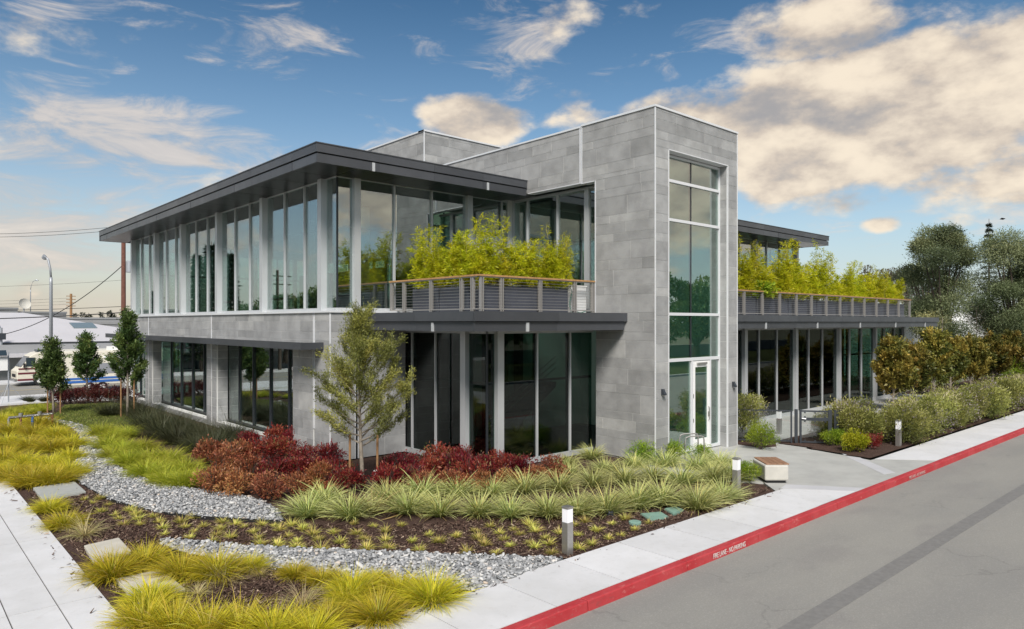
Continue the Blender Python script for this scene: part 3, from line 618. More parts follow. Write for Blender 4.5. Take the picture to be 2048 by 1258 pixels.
# ---- glazed walls
def window_wall(axis, face, sgn, a0, a1, z0, z1, cols=(), mulls=(), trans=(), colw=.22, cold=.20, depth=.14, gm='glass', skip=(), frame='alu', lead=0., tz=None, base=.1):
    """one storey-high run of framed glass; face is the outer plane of the glass"""
    def bb(n0, n1, p0, p1, q0, q1):         # n along the outward normal
        l, h = sorted((face + sgn*n0, face + sgn*n1)); return bx(l, h, p0, p1, q0, q1) if axis == 'x' else bx(p0, p1, l, h, q0, q1)
    wl = obj('window_wall', bb(-.10, .045, a0, a1, z0, z0+base), frame, B); obj('head_rail', bb(-.10, .047, a0, a1, z1-.09, z1), frame, wl)
    cuts = sorted([(c, colw/2) for c in cols] + [(m_, .028) for m_ in mulls])
    for c, hw in cuts:
        if hw > .1: obj('column', bb(-.05, cold-.05, c-hw, c+hw, z0, z1+.001), frame, wl)
        else:
            obj('mullion', bb(.0, .06, c-hw, c+hw, z0+base+.001, z1-.091), frame, wl)
            obj('inner_mullion', bb(-.14, -.03, c-hw*.9, c+hw*.9, z0+base+.001, z1-.091), 'darkmull', wl)
    edges = [a0] + [c for c, _ in cuts] + [a1]
    for e0, e1 in zip(edges[:-1], edges[1:]):
        if e1 - e0 < .2 or any(s0 < (e0+e1)/2 < s1 for s0, s1 in skip): continue
        ta, tb = srng.uniform(-.0022, .0022), srng.uniform(-.0022, .0022); zc = (z0+z1)/2; ac = (e0+e1)/2
        mb = bb(-.024, 0, e0+.03, e1-.03, z0+base*.5, z1-.05)
        nv = []
        for (x, y, z) in mb.v:
            a = y if axis == 'x' else x; o = (a-ac)*ta + (z-zc)*tb
            nv.append((x+o, y, z) if axis == 'x' else (x, y+o, z))
        mb.v = nv; obj('pane', mb, gm, wl)
        for tzz in trans: obj('transom', bb(-.12, -.028, e0+.03, e1-.03, tzz-.035, tzz+.035), 'darkmull', wl)
    return wl
YU, XU = 19.85, 10.55
ZU0, ZU1 = 4.56, 8.80
window_wall('x', XU, -1, 19.85, 43.6, ZU0, ZU1, cols=[20.62, 25.18, 29.75, 34.35, 38.5, 42.85], mulls=[21.99, 23.53, 26.62, 28.1, 31.25, 32.72, 35.6, 37.05, 39.95, 41.45], trans=[7.18], colw=.25, cold=.25)
window_wall('y', YU, -1, 10.58, 17.87, ZU0, ZU1, cols=[11.2, 15.72], mulls=[12.62, 14.12, 17.30], trans=[7.18], skip=[(15.8, 17.2)])
obj('corner_post', bx(10.56, 10.61, 19.86, 19.91, ZU0, ZU1), 'darkmull', B)
window_wall('x', 17.9, -1, 15.2, 19.84, ZU0, ZU1, cols=[16.08], mulls=[17.47, 19.02], trans=[7.0], colw=.20, cold=.22)
obj('corner_post', bx(17.80, 17.92, 19.76, 19.88, ZU0, ZU1), 'alu', B)
# ground floor glazing under the balcony
window_wall('x', 12.8, -1, 15.33, 19.39, 0, 3.97, cols=[16.22], mulls=[17.72, 19.0], trans=[2.45], base=.16, colw=.24, gm='glassd')
window_wall('y', 15.3, -1, 12.83, 17.26, 0, 3.97, cols=[13.2], mulls=[14.74, 16.18], trans=[2.45], base=.16, colw=.24, gm='glassd')
obj('corner_post', bx(12.81, 12.87, 15.31, 15.37, 0, 3.97), 'darkmull', B)
# right wing
window_wall('y', 15.3, -1, 21.92, 44.4, 0, 3.97, cols=[22.2, 26.62, 31.05, 35.6, 40.1, 44.25], mulls=[23.6, 25.1, 27.85, 29.4, 32.42, 33.85, 36.95, 38.42, 41.5, 42.95], trans=[2.55], base=.16, gm='glassd')
window_wall('y', YU, -1, 21.92, 40.6, 4.56, ZU1, cols=[26.6, 31.1, 35.72, 40.45], mulls=[23.4, 25, 28.1, 29.6, 32.6, 34.1, 37.0, 38.5], trans=[7.18])
window_wall('x', 40.6, 1, 19.9, 31, 4.56, ZU1, cols=[25, 30], mulls=[21.5, 23.2, 26.6, 28.3]); window_wall('x', 44.4, 1, 15.4, 31, 0, 3.97, cols=[20, 25, 30], mulls=[17, 18.5, 21.5, 23.2, 26.6, 28.3])
# left wing, lower windows behind the piers
for a0, a1, mu in ((21.96, 28.92, [23.2, 24.75, 26.3, 27.7]), (30.12, 37.88, [31.7, 33.2, 34.8, 36.3]), (39.12, 43, [40.4, 41.7])):
    window_wall('x', 10.56, -1, a0, a1, .225, 3.5, mulls=mu, trans=[3.02], frame='darkmull', base=.08, gm='glassg')
# far sides of the wings, also glazed
window_wall('y', 43.6, 1, 10.6, 24, 4.56, 8.3, cols=[12.2, 16.2, 20.2], mulls=[13.6, 15, 17.6, 19, 21.6, 23], trans=[6.9])
window_wall('x', 24.2, 1, 31.2, 43.5, 4.56, 8.3, cols=[35, 39], mulls=[32.6, 33.8, 36.2, 37.6, 40.4, 42]); window_wall('y', 31.1, 1, 24.3, 40.5, 4.56, 8.3, cols=[28, 32, 36], mulls=[26, 30, 34, 38])
window_wall('y', 31.1, 1, 24.3, 44.3, 0, 3.6, cols=[28, 32, 36, 40], mulls=[26, 30, 34, 38, 42], trans=[2.5]); window_wall('y', 43.6, 1, 11, 24, 0, 3.6, cols=[15, 20], mulls=[13, 17, 22])
obj('back_header', bx(10.6, 24.2, 43.4, 43.6, 8.302, 8.75), 'inner', B); obj('back_header', bx(24.0, 24.2, 31.3, 43.4, 8.302, 8.75), 'inner', B); obj('back_header', bx(24.25, 40.5, 30.95, 31.1, 8.302, 8.75), 'inner', B)
obj('side_wall', bx(24.0, 24.25, 31.2, 43.5, 0, 4.3), 'inner', B)
# interior floors, ceiling, inner walls, columns
obj('floor_slab', MB().prism([(10.96, 19.76), (12.83, 19.76), (12.85, 15.36), (44.3, 15.36), (44.3, 31), (24.2, 31), (24.2, 43.5), (10.96, 43.5)], -.1, .05), 'carpet', B)
obj('floor_slab', MB().prism([(10.6, 19.9), (40.5, 19.9), (40.5, 31), (24.2, 31), (24.2, 43.5), (10.6, 43.5)], 4.05, 4.5), 'ceil', B)
obj('ceiling', MB().prism([(10.7, 20.0), (17.85, 20.0), (40.4, 20.0), (40.4, 31), (24.1, 31), (24.1, 43.4), (10.7, 43.4)], 8.72, 8.765), 'ceil', B)
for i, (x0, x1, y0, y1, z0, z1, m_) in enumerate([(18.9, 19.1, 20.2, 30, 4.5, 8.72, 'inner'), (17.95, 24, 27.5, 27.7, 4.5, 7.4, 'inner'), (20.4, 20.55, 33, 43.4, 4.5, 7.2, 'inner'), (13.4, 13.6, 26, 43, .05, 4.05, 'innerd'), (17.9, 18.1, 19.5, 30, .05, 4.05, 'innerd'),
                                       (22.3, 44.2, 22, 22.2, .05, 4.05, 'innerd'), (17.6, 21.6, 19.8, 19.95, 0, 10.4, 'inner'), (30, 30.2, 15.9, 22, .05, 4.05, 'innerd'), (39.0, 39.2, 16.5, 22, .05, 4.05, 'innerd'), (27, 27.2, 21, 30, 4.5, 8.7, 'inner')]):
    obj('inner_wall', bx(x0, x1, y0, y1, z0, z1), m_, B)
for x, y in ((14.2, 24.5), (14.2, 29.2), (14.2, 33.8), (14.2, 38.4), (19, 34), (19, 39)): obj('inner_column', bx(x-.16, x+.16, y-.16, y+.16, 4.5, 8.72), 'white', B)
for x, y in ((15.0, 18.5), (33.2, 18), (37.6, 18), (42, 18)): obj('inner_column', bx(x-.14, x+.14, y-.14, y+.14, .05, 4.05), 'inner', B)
for k in range(3): obj('work_desk', bx(12.2, 13.0, 22+k*6, 24.4+k*6, 5.18, 5.24), 'white', B)
for k in range(14):                        # stair seen through the ground floor glass
    pass
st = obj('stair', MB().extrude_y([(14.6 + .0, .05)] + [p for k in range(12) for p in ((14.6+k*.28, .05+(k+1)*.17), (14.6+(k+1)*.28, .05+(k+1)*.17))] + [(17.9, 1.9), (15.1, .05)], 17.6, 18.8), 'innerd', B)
for q in (.55, .75, .95): obj('stair_rail', MB().tube([(14.6, 17.58, .15+q), (17.9, 17.58, 2.05+q)], .018, 5), 'railst', st)
# ---- tower entrance: tall glazed slot with the door
fr = MB(); YG = 13.14
for (x0, x1, z0, z1) in [(17.97, 18.02, .03, 9.45), (21.23, 21.284, .03, 9.45), (18.021, 21.229, 9.38, 9.45), (18.021, 21.229, 8.60, 8.69), (18.021, 21.229, 7.38, 7.47), (18.021, 21.229, 4.42, 4.51), (18.021, 21.229, 2.96, 3.06), (18.021, 19.60, .03, .12), (20.74, 21.229, .03, .12), (19.60, 19.68, .03, 2.959), (20.68, 20.74, .03, 2.959)]:
    fr.box(x0, x1, YG-.05, YG+.06, z0, z1)
es = obj('entrance_window', fr, 'trim', B); gm_ = []
for z0, z1 in ((3.06, 4.42), (4.51, 7.38), (7.47, 8.60), (8.69, 9.38)):
    for x0, x1 in ((18.02, 19.60), (19.64, 21.23)):
        t_ = srng.uniform(-.002, .002); mb = bx(x0, x1, YG, YG+.024, z0, z1); mb.v = [(x, y + (x-x0)*t_ + (z-z0)*t_*.5, z) for x, y, z in mb.v]; obj('pane', mb, 'glassg', es)
    obj('mullion', bx(19.598, 19.642, YG-.012, YG+.05, z0, z1), 'darkmull', es)
obj('pane', bx(18.02, 19.60, YG, YG+.024, .12, 2.96), 'glassg', es); obj('pane', bx(20.74, 21.23, YG, YG+.024, .12, 2.96), 'glassg', es)
d_ = MB()
for (x0, x1, z0, z1) in [(19.69, 19.83, .05, 2.94), (20.54, 20.67, .05, 2.94), (19.831, 20.539, 2.74, 2.94), (19.831, 20.539, .05, .38)]: d_.box(x0, x1, YG-.03, YG+.02, z0, z1)
door = obj('door', d_, 'white', B)
obj('door_glass', bx(19.83, 20.54, YG-.012, YG+.008, .38, 2.74), 'glassg', door)
obj('handle', MB().tube([(20.59, YG-.03, .95), (20.59, YG-.085, .97), (20.59, YG-.085, 1.38), (20.59, YG-.03, 1.40)], .014, 6), 'steel', door)
obj('lock', bx(20.565, 20.615, YG-.05, YG-.03, 1.08, 1.24), 'steel', door)
for z in (.95, 1.75): obj('hinge', bx(19.70, 19.735, YG-.045, YG-.03, z, z+.12), 'steel', door)
obj('door_closer', MB().box(19.9, 20.45, YG-.09, YG-.031, 2.83, 2.89), 'steel', door)
for x, z in ((17.62, 2.10), (21.62, 2.10)):
    wl_ = obj('wall_light', MB().extrude_x([(YT-.001, z+.09), (YT-.05, z+.09), (YT-.075, z+.02), (YT-.13, z-.05), (YT-.13, z-.09), (YT-.001, z-.09)], x-.055, x+.055), 'gate', B); obj('shade', bx(x-.048, x+.048, YT-.122, YT-.02, z-.098, z-.0905), 'lens', wl_)
# ---- main roof with its folded metal edges
RP = [(9.14, 18.37), (41.6, 18.37), (41.6, 31.6), (24.9, 31.6), (24.9, 44.5), (9.14, 44.5)]
roof = obj('roof', MB().prism([(9.3, 18.53), (17.2, 18.53), (XT2+.1, 18.53), (41.44, 18.53), (41.44, 31.5), (24.8, 31.5), (24.8, 44.3), (9.3, 44.3)], 8.80, 9.2), 'zinc', B)
def fascia(parent, axis, face, sgn, a0, a1, z0, z1, step, inset=0., gaps=(), m='zinc', th=.07, phase=0.):
    n = max(1, round((a1-a0)/step)); e = [a0 + (a1-a0)*k/n for k in range(n+1)]
    for p, q in zip(e[:-1], e[1:]):
        gap = .035 if any(abs(p-g) < step*.5 for g in gaps) else .004
        obj('fascia_panel', slab_box(axis, face - sgn*inset, sgn, th, p+gap, q-.002, z0, z1), m, parent, bevel=0)
ZB, ZM, ZTOP = 8.72, 8.985, 9.25
gl = [20.6, 25.1, 29.7, 34.3, 38.5, 42.8]
fascia(roof, 'x', 9.14, -1, 18.445, 44.5, ZM+.02, ZTOP, 1.53); fascia(roof, 'x', 9.14, -1, 18.445, 44.5, ZB, ZM-.015, 1.53, .03, gaps=gl)
fascia(roof, 'y', 18.37, -1, 9.14, XT-.03, ZM+.02, ZTOP, 2.0); fascia(roof, 'y', 18.37, -1, 9.17, XT-.03, ZB, ZM-.015, 2.0, .03)
fascia(roof, 'y', 18.37, -1, XT2+.05, 41.6, ZM+.02, ZTOP, 1.5); fascia(roof, 'y', 18.37, -1, XT2+.05, 41.6, ZB, ZM-.015, 1.5, .03, gaps=[26.6, 31.1, 35.7, 40.2])
fascia(roof, 'x', 41.6, 1, 18.45, 31.6, ZM+.02, ZTOP, 1.6); fascia(roof, 'x', 41.6, 1, 18.45, 31.6, ZB, ZM-.015, 1.6, .03)
fascia(roof, 'y', 44.5, 1, 9.14, 24.9, ZB, ZTOP, 2.0)
fascia(roof, 'x', XT-.03, 1, 18.445, 19.6, ZB+.01, ZTOP-.005, 1.2, .01)
obj('roof_cap', MB().prism([(9.12, 18.35), (XT-.02, 18.35), (XT-.02, 18.75), (9.5, 18.75), (9.5, 44.3), (24.9, 44.3), (24.9, 44.52), (9.12, 44.52)], ZTOP+.002, ZTOP+.03), 'zinc', roof)
obj('roof_cap', bx(XT2+.04, 41.62, 18.35, 18.7, ZTOP+.002, ZTOP+.03), 'zinc', roof)
obj('reveal_strip', bx(9.22, 9.3, 18.46, 44.3, ZM-.02, ZM+.03), 'darkmull', roof); obj('reveal_strip', bx(9.3, 41.4, 18.46, 18.529, ZM-.02, ZM+.03), 'darkmull', roof)
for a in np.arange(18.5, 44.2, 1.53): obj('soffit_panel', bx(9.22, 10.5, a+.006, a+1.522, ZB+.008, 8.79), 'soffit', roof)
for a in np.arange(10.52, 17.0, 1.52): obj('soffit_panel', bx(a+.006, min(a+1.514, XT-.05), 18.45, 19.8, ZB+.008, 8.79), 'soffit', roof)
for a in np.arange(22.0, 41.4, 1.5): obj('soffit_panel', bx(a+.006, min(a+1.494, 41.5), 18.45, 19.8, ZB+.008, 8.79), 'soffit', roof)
for x in (10.99, 15.44): obj('edge_plate', bx(x-.045, x+.045, 18.385, 18.42, ZB-.01, ZM-.02), 'alu', roof)
# ---- canopies at first floor level
def canopy(poly, edges, brackets, solid=True):
    c = obj('canopy', MB().prism(poly, 4.02, 4.46), 'zinc', B)
    for axis, face, sgn, a0, a1, step, ins in edges:
        fascia(c, axis, face, sgn, a0, a1, 4.235, 4.49, step, ins); fascia(c, axis, face, sgn, a0 + .04, a1 - (.06 if axis == 'y' else .06), 3.97, 4.215, step, .07 + ins)
    for axis, face, a in brackets:
        obj('edge_plate', bx(face-.005, face+.06, a-.05, a+.05, 3.955, 4.2) if axis == 'x' else bx(a-.05, a+.05, face-.005, face+.06, 3.955, 4.2), 'alu', c)
    return c
can = canopy([(11.36, 14.0), (XT-.002, 14.0), (XT-.002, 15.28), (17.9, 15.28), (17.9, 19.8), (12.85, 19.8), (12.82, 19.38), (11.36, 19.38)],
       [('x', 11.2, -1, 13.925, 19.2, 2.6, 0), ('y', 13.85, -1, 11.2, XT-.01, 3.0, 0)], [('x', 11.245, 15.76), ('y', 13.895, 13.07)])
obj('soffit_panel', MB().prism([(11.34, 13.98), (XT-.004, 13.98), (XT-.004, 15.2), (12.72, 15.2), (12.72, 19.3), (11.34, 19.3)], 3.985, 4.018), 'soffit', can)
obj('end_panel', bx(11.22, 12.79, 19.2, 19.26, 3.98, 4.48), 'zinc', can)
can2 = canopy([(XT2+.02, 14.0), (45.7, 14.0), (45.7, 31), (40.65, 31), (40.65, 19.8), (XT2+.02, 19.8)], [('y', 13.85, -1, XT2+.01, 45.8, 2.24, 0), ('x', 45.8, 1, 13.925, 31, 2.4, 0)], [('y', 13.895, x) for x in (25.9, 30.36, 34.85, 39.3, 43.65)])
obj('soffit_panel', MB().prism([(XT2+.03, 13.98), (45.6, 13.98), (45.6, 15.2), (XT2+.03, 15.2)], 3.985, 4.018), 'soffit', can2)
eb = obj('eyebrow_canopy', bx(9.42, XL-.002, 19.85, 44, 3.42, 3.56), 'zinc', B)
fascia(eb, 'x', 9.35, -1, 19.8, 44.05, 3.38, 3.60, 2.2); fascia(eb, 'y', 19.8, -1, 9.42, XL-.004, 3.385, 3.595, 2.0)
# ---- balcony railings
def railing(runs, corner=None):
    r = None
    for axis, face, a0, a1, posts in runs:
        def bb(n0, n1, p0, p1, q0, q1): return bx(face+n0, face+n1, p0, p1, q0, q1) if axis == 'x' else bx(p0, p1, face+n0, face+n1, q0, q1)
        if r is None: r = obj('railing', bb(-.03, .03, a0, a1, 4.565, 4.60), 'railst', B)
        else: obj('bottom_rail', bb(-.03, .03, a0, a1, 4.565, 4.60), 'railst', r)
        obj('top_rail', bb(-.055, .055, a0-.05 if axis == 'y' else a0-.056, a1+.02, 5.50, 5.548), 'wood', r); obj('under_rail', bb(-.025, .025, a0, a1, 5.468, 5.499), 'railst', r)
        for p in posts:
            obj('post', bb(-.045, .045, p-.055, p-.025, 4.48, 5.468), 'railst', r); obj('post', bb(-.046, .046, p+.025, p+.055, 4.48, 5.468), 'railst', r)
        for k in range(9):
            z = 4.67 + k*.088; mb = MB(); mb.tube([(face, a0, z), (face, a1, z)] if axis == 'x' else [(a0, face, z), (a1, face, z)], .006, 5); obj('cable', mb, 'steel', r)
    return r
railing([('x', 12.45, 15.26, 19.78, [15.5, 16.0, 17.5, 18.97, 19.7]), ('y', 15.2, 12.45, 17.22, [12.52, 13.26, 14.8, 16.32, 17.17])])
railing([('y', 15.2, XT2+.05, 45.2, [22.1, 23.6, 25.1, 26.5, 28, 29.5, 31.05, 32.55, 34.1, 35.65, 37.1, 38.6, 40.2, 41.8, 43.4, 45.1])])
# balcony door (upper level)
d_ = MB()
for (x0, x1, z0, z1) in [(15.9, 16.02, 4.6, 7.62), (17.12, 17.26, 4.6, 7.62), (16.021, 17.119, 7.50, 7.62), (16.05, 16.28, 4.6, 7.40), (16.86, 17.09, 4.6, 7.40), (16.281, 16.859, 7.12, 7.40), (16.281, 16.859, 4.6, 4.95)]: d_.box(x0, x1, YU-.05, YU+.03, z0, z1)
bd = obj('balcony_door', d_, 'alu', B); obj('door_glass', bx(16.28, 16.86, YU-.02, YU+.004, 4.95, 7.12), 'glass', bd); obj('pane', bx(15.9, 17.27, YU-.02, YU+.004, 7.62, 8.72), 'glass', bd)
# ---- things on the balconies
def planter(x0, x1, y0, y1, lab):
    p = empty('planter_box', ((x0+x1)/2, (y0+y1)/2, 4.49), label=lab, cat='planter', group='slate planters along the balcony railings')
    mb = MB().box(x0, x1, y0, y0+.03, 4.49, 5.27).box(x0, x1, y1-.03, y1, 4.49, 5.27).box(x0, x0+.03, y0+.031, y1-.031, 4.49, 5.27).box(x1-.03, x1, y0+.031, y1-.031, 4.49, 5.27)
    obj('box', mb, 'planter', p, bevel=.006); obj('soil', bx(x0+.031, x1-.031, y0+.031, y1-.031, 4.5, 5.18), 'mulch', p)
planter(12.75, 13.3, 17.55, 18.95, 'slate grey planter at the glass end of the street side balcony')
planter(12.75, 13.3, 16.05, 17.48, 'slate grey planter in the middle of the street side balcony')
planter(12.85, 13.5, 15.42, 15.98, 'short slate planter in the corner of the front balcony')
planter(13.57, 14.9, 15.42, 15.98, 'slate grey planter at the front balcony railing, beside the corner one')
planter(14.97, 16.25, 15.42, 15.98, 'slate grey planter at the front balcony railing beside the white cabinet')
for k in range(8):
    x0 = 22.3 + k*2.85; planter(x0, x0+2.75, 15.45, 16.0, f'slate planter on the long terrace, {nth(k)} counted from the stone tower')
cb = empty('white_cabinet', (16.8, 15.7, 4.49), label='white cabinet at the tower end of the front balcony', cat='cabinet')
obj('body', bx(16.5, 17.2, 15.5, 15.95, 4.49, 5.36), 'white', cb, bevel=.01); obj('lid', bx(16.48, 17.22, 15.48, 15.97, 5.361, 5.39), 'white', cb)
tag(obj('garden_hose', MB().tube([(16.38 + .03*math.sin(k*.7), 15.42 + .02*math.cos(k), 5.3 - .8*min(1, k/9)**1.5) for k in range(10)] + [(16.42+k*.09, 15.38+.03*math.sin(k*1.7), 4.52+.05*max(0, math.sin(k*1.2))) for k in range(1, 8)], .012, 6), mat('green_hose', (.02, .17, .11), .4), smooth=True), 'green garden hose hanging beside the white balcony cabinet', 'hose')
ex = empty('exit_sign', (36.6, 20.6, 8.2), label='green exit sign hanging behind the upper terrace window', cat='sign')
obj('board', bx(36.4, 36.8, 20.58, 20.62, 8.0, 8.4), mat('green_sign', (.05, .5, .2), .4), ex); obj('hanger', MB().tube([(36.6, 20.6, 8.4), (36.6, 20.6, 8.73)], .01, 5), 'steel', ex)

# the stones: the 300 that show largest one by one, the rest together
STONES.sort(key=lambda s_: -s_[0])
for _, mb_, w_ in STONES[:299]: obj('stone', mb_, 'stone', w_)
V, Q, vc_ = [], [], []
for _, mb_, w_ in STONES[299:]:
    i = len(V); V += mb_.v; Q += [tuple(k + i for k in f) for f in mb_.f]; vc_ += [(srng.random(), 0, 0)]*8
me_ = np_mesh('stone', V, Q, np.array(vc_)); me_.polygons.foreach_set('use_smooth', [False]*len(Q)); tag(obj('stone', me_, 'stone', B), kind='stuff')
# ------------------------------------------------------------------ plants
def blades(n, rad, L, w, lean=(.1, 1.2), droop=.55, segs=4, r0=.12, across=False, seed=0, lj=.25):
    r = np.random.default_rng(seed); az = r.uniform(0, 2*np.pi, n); q = np.sqrt(r.random(n))
    base = np.stack([np.cos(az), np.sin(az)], -1)*(q*r0)[:, None] + r.normal(0, r0*.15, (n, 2))
    th = lean[0] + (lean[1]-lean[0])*(q*.75 + .25*r.random(n)); ln = L*np.exp(r.normal(0, lj, n)); ln = np.minimum(ln, L*1.5)
    az2 = az + r.normal(0, .45, n); h = np.stack([np.cos(az2), np.sin(az2)], -1); sd = np.stack([-np.sin(az2), np.cos(az2)], -1)
    dr = droop*r.uniform(.4, 1.5, n); bend = r.normal(0, .12, n)
    t = np.linspace(0, 1, segs+1)
    P = []
    hx = np.zeros(n); z = np.zeros(n); px, pz = [hx.copy()], [z.copy()]
    for k in range(segs):
        a = th + dr*((k+.5)/segs)**1.3*1.5
        hx = hx + np.sin(a)*ln/segs; z = z + np.cos(a)*ln/segs; px.append(hx.copy()); pz.append(z.copy())
    px = np.stack(px, 1); pz = np.maximum(np.stack(pz, 1), .004)
    lat = bend[:, None]*ln[:, None]*t[None]**2
    Cn = np.concatenate([base[:, None] + h[:, None]*px[..., None] + sd[:, None]*lat[..., None], pz[..., None]], -1)
    wd = (w*np.exp(r.normal(0, .2, n)))[:, None]*np.minimum(1, (1-t)[None]**.7*1.25 + .03)
    S = np.concatenate([sd, r.normal(0, .35, (n, 1))], -1)
    rd = r.random(n)
    if not across:
        V = np.stack([Cn - S[:, None]*wd[..., None]/2, Cn + S[:, None]*wd[..., None]/2], 2); m = 2
        ed = np.zeros((n, segs+1, 2))
    else:
        up = np.zeros_like(Cn); up[..., 2] = wd*.22; o = S[:, None]*wd[..., None]/2
        V = np.stack([Cn-o+up, Cn-o*.45, Cn+o*.45, Cn+o+up], 2); m = 4
        ed = np.tile(np.array([1., 0, 0, 1.]), (n, segs+1, 1))
    i = np.arange(n*(segs+1)*m).reshape(n, segs+1, m); Q = []
    for j in range(m-1): Q.append(np.stack([i[:, :-1, j], i[:, :-1, j+1], i[:, 1:, j+1], i[:, 1:, j]], -1).reshape(-1, 4))
    vc = np.stack([np.broadcast_to(rd[:, None, None], ed.shape), np.broadcast_to(t[None, :, None], ed.shape), ed], -1)
    return V.reshape(-1, 3), np.concatenate(Q), vc.reshape(-1, 3)
def join(parts):
    V, Q, c, o = [], [], [], 0
    for v, q, k in parts: V.append(v); Q.append(q + o); c.append(k); o += len(v)
    return np.concatenate(V), np.concatenate(Q), np.concatenate(c)
def leaves(P, D, L, w, r, rand=None, fold=.25, jit=.5):
    """one folded leaf at each point P pointing along D"""
    n = len(P); D = D + r.normal(0, jit, (n, 3)); D /= np.linalg.norm(D, axis=1, keepdims=True) + 1e-9
    S = np.cross(D, r.normal(0, 1, (n, 3)) + np.array([0, 0, 1.2])); S /= np.linalg.norm(S, axis=1, keepdims=True) + 1e-9
    Nn = np.cross(S, D); l = (L*np.exp(r.normal(0, .25, n)))[:, None]; ww = (w*np.exp(r.normal(0, .2, n)))[:, None]
    V = np.stack([P, P + D*l*.45 + S*ww*.5 + Nn*ww*fold, P + D*l, P + D*l*.45 - S*ww*.5 + Nn*ww*fold], 1)
    k = (np.arange(n)*4)[:, None]; Q = k + np.array([[0, 1, 2, 3]])
    rd = r.random(n) if rand is None else rand
    vc = np.zeros((n, 4, 3)); vc[..., 0] = rd[:, None]; vc[:, 2, 1] = 1; vc[:, 1, 1] = vc[:, 3, 1] = .5
    return V.reshape(-1, 3), Q, vc.reshape(-1, 3)
def bush(n, rx, ry, rz, z0, L, w, seed, up=.5, lumps=9, shell=.55, jit=.6, fold=.25, tops=0.):
    """leaves spread through a lumpy volume, denser near the lumps' surfaces"""
    r = np.random.default_rng(seed); k = r.normal(0, 1, (lumps, 3)); k /= np.linalg.norm(k, axis=1, keepdims=True); k *= r.uniform(.25, .72, (lumps, 1)); k[:, 2] = k[:, 2]*.8
    rr = r.uniform(.30, .48, lumps); j = r.integers(0, lumps, n); d = r.normal(0, 1, (n, 3)); d /= np.linalg.norm(d, axis=1, keepdims=True)
    q = k[j] + d*(rr[j]*(1 - (1-shell)*r.random(n)**1.6))[:, None]
    out = q/(np.linalg.norm(q, axis=1, keepdims=True)+1e-6)
    sp = r.random(n) < tops; q[sp] *= r.uniform(1., 1.3, (sp.sum(), 1))
    P = q*np.array([rx, ry, rz]) + np.array([0, 0, z0 + rz*.9]); P[:, 2] = np.maximum(P[:, 2], .02)
    lump_t = r.random(lumps)[j]; rd = np.clip(.42*r.random(n) + .58*lump_t + .12*(q[:, 2]), 0, 1)
    return leaves(P, out*.8 + np.array([0, 0, up]), L, w, r, rd, fold, jit)
def twigs(n, rx, ry, h, seed, rad=.006):
    r = random.Random(seed); mb = MB()
    for _ in range(n):
        a = r.uniform(0, 6.28); q = r.uniform(.2, .75); mb.tube([(r.uniform(-.05, .05), r.uniform(-.05, .05), 0), (math.cos(a)*rx*q*.5, math.sin(a)*ry*q*.5, h*.45), (math.cos(a)*rx*q, math.sin(a)*ry*q, h*r.uniform(.75, 1.))], [rad*1.6, rad*1.2, rad*.5], 4, cap=False)
    return mb
def pmesh(name, data, m):
    V, Q, c = data; me = np_mesh(name, V, Q, c); me.materials.append(m); return me
class Plant:
    """a kind of plant: each variant is a list of (part name, mesh); place() makes one individual with its own parts"""
    def __init__(s, name, cat, variants): s.name, s.cat, s.var = name, cat, variants; s.k = 0
    def place(s, x, y, label, group, scale=1., z=None, rz=None, v=None, squash=1.):
        vr = s.var[s.k % len(s.var) if v is None else v]; s.k += 1
        if z is None: z = float(bed_z(np.array(x), np.array(y)))
        sc_ = (scale, scale, scale*squash); rz = random.uniform(0, 6.28) if rz is None else rz
        if len(vr) == 1:
            o = bpy.data.objects.new(s.name, vr[0][1]); C.objects.link(o)
        else:
            o = bpy.data.objects.new(s.name, None); C.objects.link(o); o.empty_display_size = .2
            for pn, me in vr:
                c = bpy.data.objects.new(pn, me); C.objects.link(c); c.parent = o
                if pn == 'flowers': c['kind'] = 'stuff'
        o.location = (x, y, z); o.rotation_euler = (0, 0, rz); o.scale = sc_
        return tag(o, label, s.cat, group)
def words_rows(items, key=lambda p: p[0]): return sorted(items, key=key)

sedge = Plant('golden_sedge', 'ornamental grass', [[('blades', pmesh('blades', blades(900, 0, .52, .010, (.05, 1.15), .62, 4, .17, seed=s, lj=.18), F['sedge']))] for s in range(4)])
sedgeg = Plant('green_sedge', 'ornamental grass', [[('blades', pmesh('blades', blades(900, 0, .54, .010, (.05, 1.1), .6, 4, .20, seed=s, lj=.18), F['sedgeg']))] for s in range(10, 13)])
drysedge = Plant('dry_sedge', 'ornamental grass', [[('blades', pmesh('blades', blades(260, 0, .42, .006, (.05, 1.3), .7, 4, .08, seed=s), F['dry']))] for s in range(20, 23)])
tuft = Plant('sedge_tuft', 'grass tuft', [[('blades', pmesh('blades', blades(110, 0, .19, .010, (.05, 1.15), .5, 3, .04, seed=s), F['tuft']))] for s in range(30, 36)])
flax = Plant('striped_flax', 'strap-leaved plant', [[('leaf_blades', pmesh('leaf_blades', blades(330, 0, .74, .020, (.05, 1.2), .45, 5, .14, True, seed=s, lj=.17), F['flax'])), ('old_leaves', pmesh('old_leaves', blades(16, 0, .5, .026, (1.1, 1.5), .3, 4, .10, True, seed=s+50), F['flaxd']))] for s in range(40, 45)])
brownflax = Plant('faded_flax', 'strap-leaved plant', [[('leaf_blades', pmesh('leaf_blades', blades(120, 0, .58, .020, (.05, 1.1), .4, 4, .10, True, seed=47), F['flaxd']))]])
rush = Plant('dark_rush', 'rush clump', [[('blades', pmesh('blades', blades(1100, 0, .72, .006, (.03, 1.0), .5, 4, .30, seed=s), F['darkg'])), ('seed_stems', pmesh('seed_stems', blades(26, 0, 1.12, .006, (.05, .75), .25, 4, .22, seed=s+5), F['darkg']))] for s in range(60, 63)])
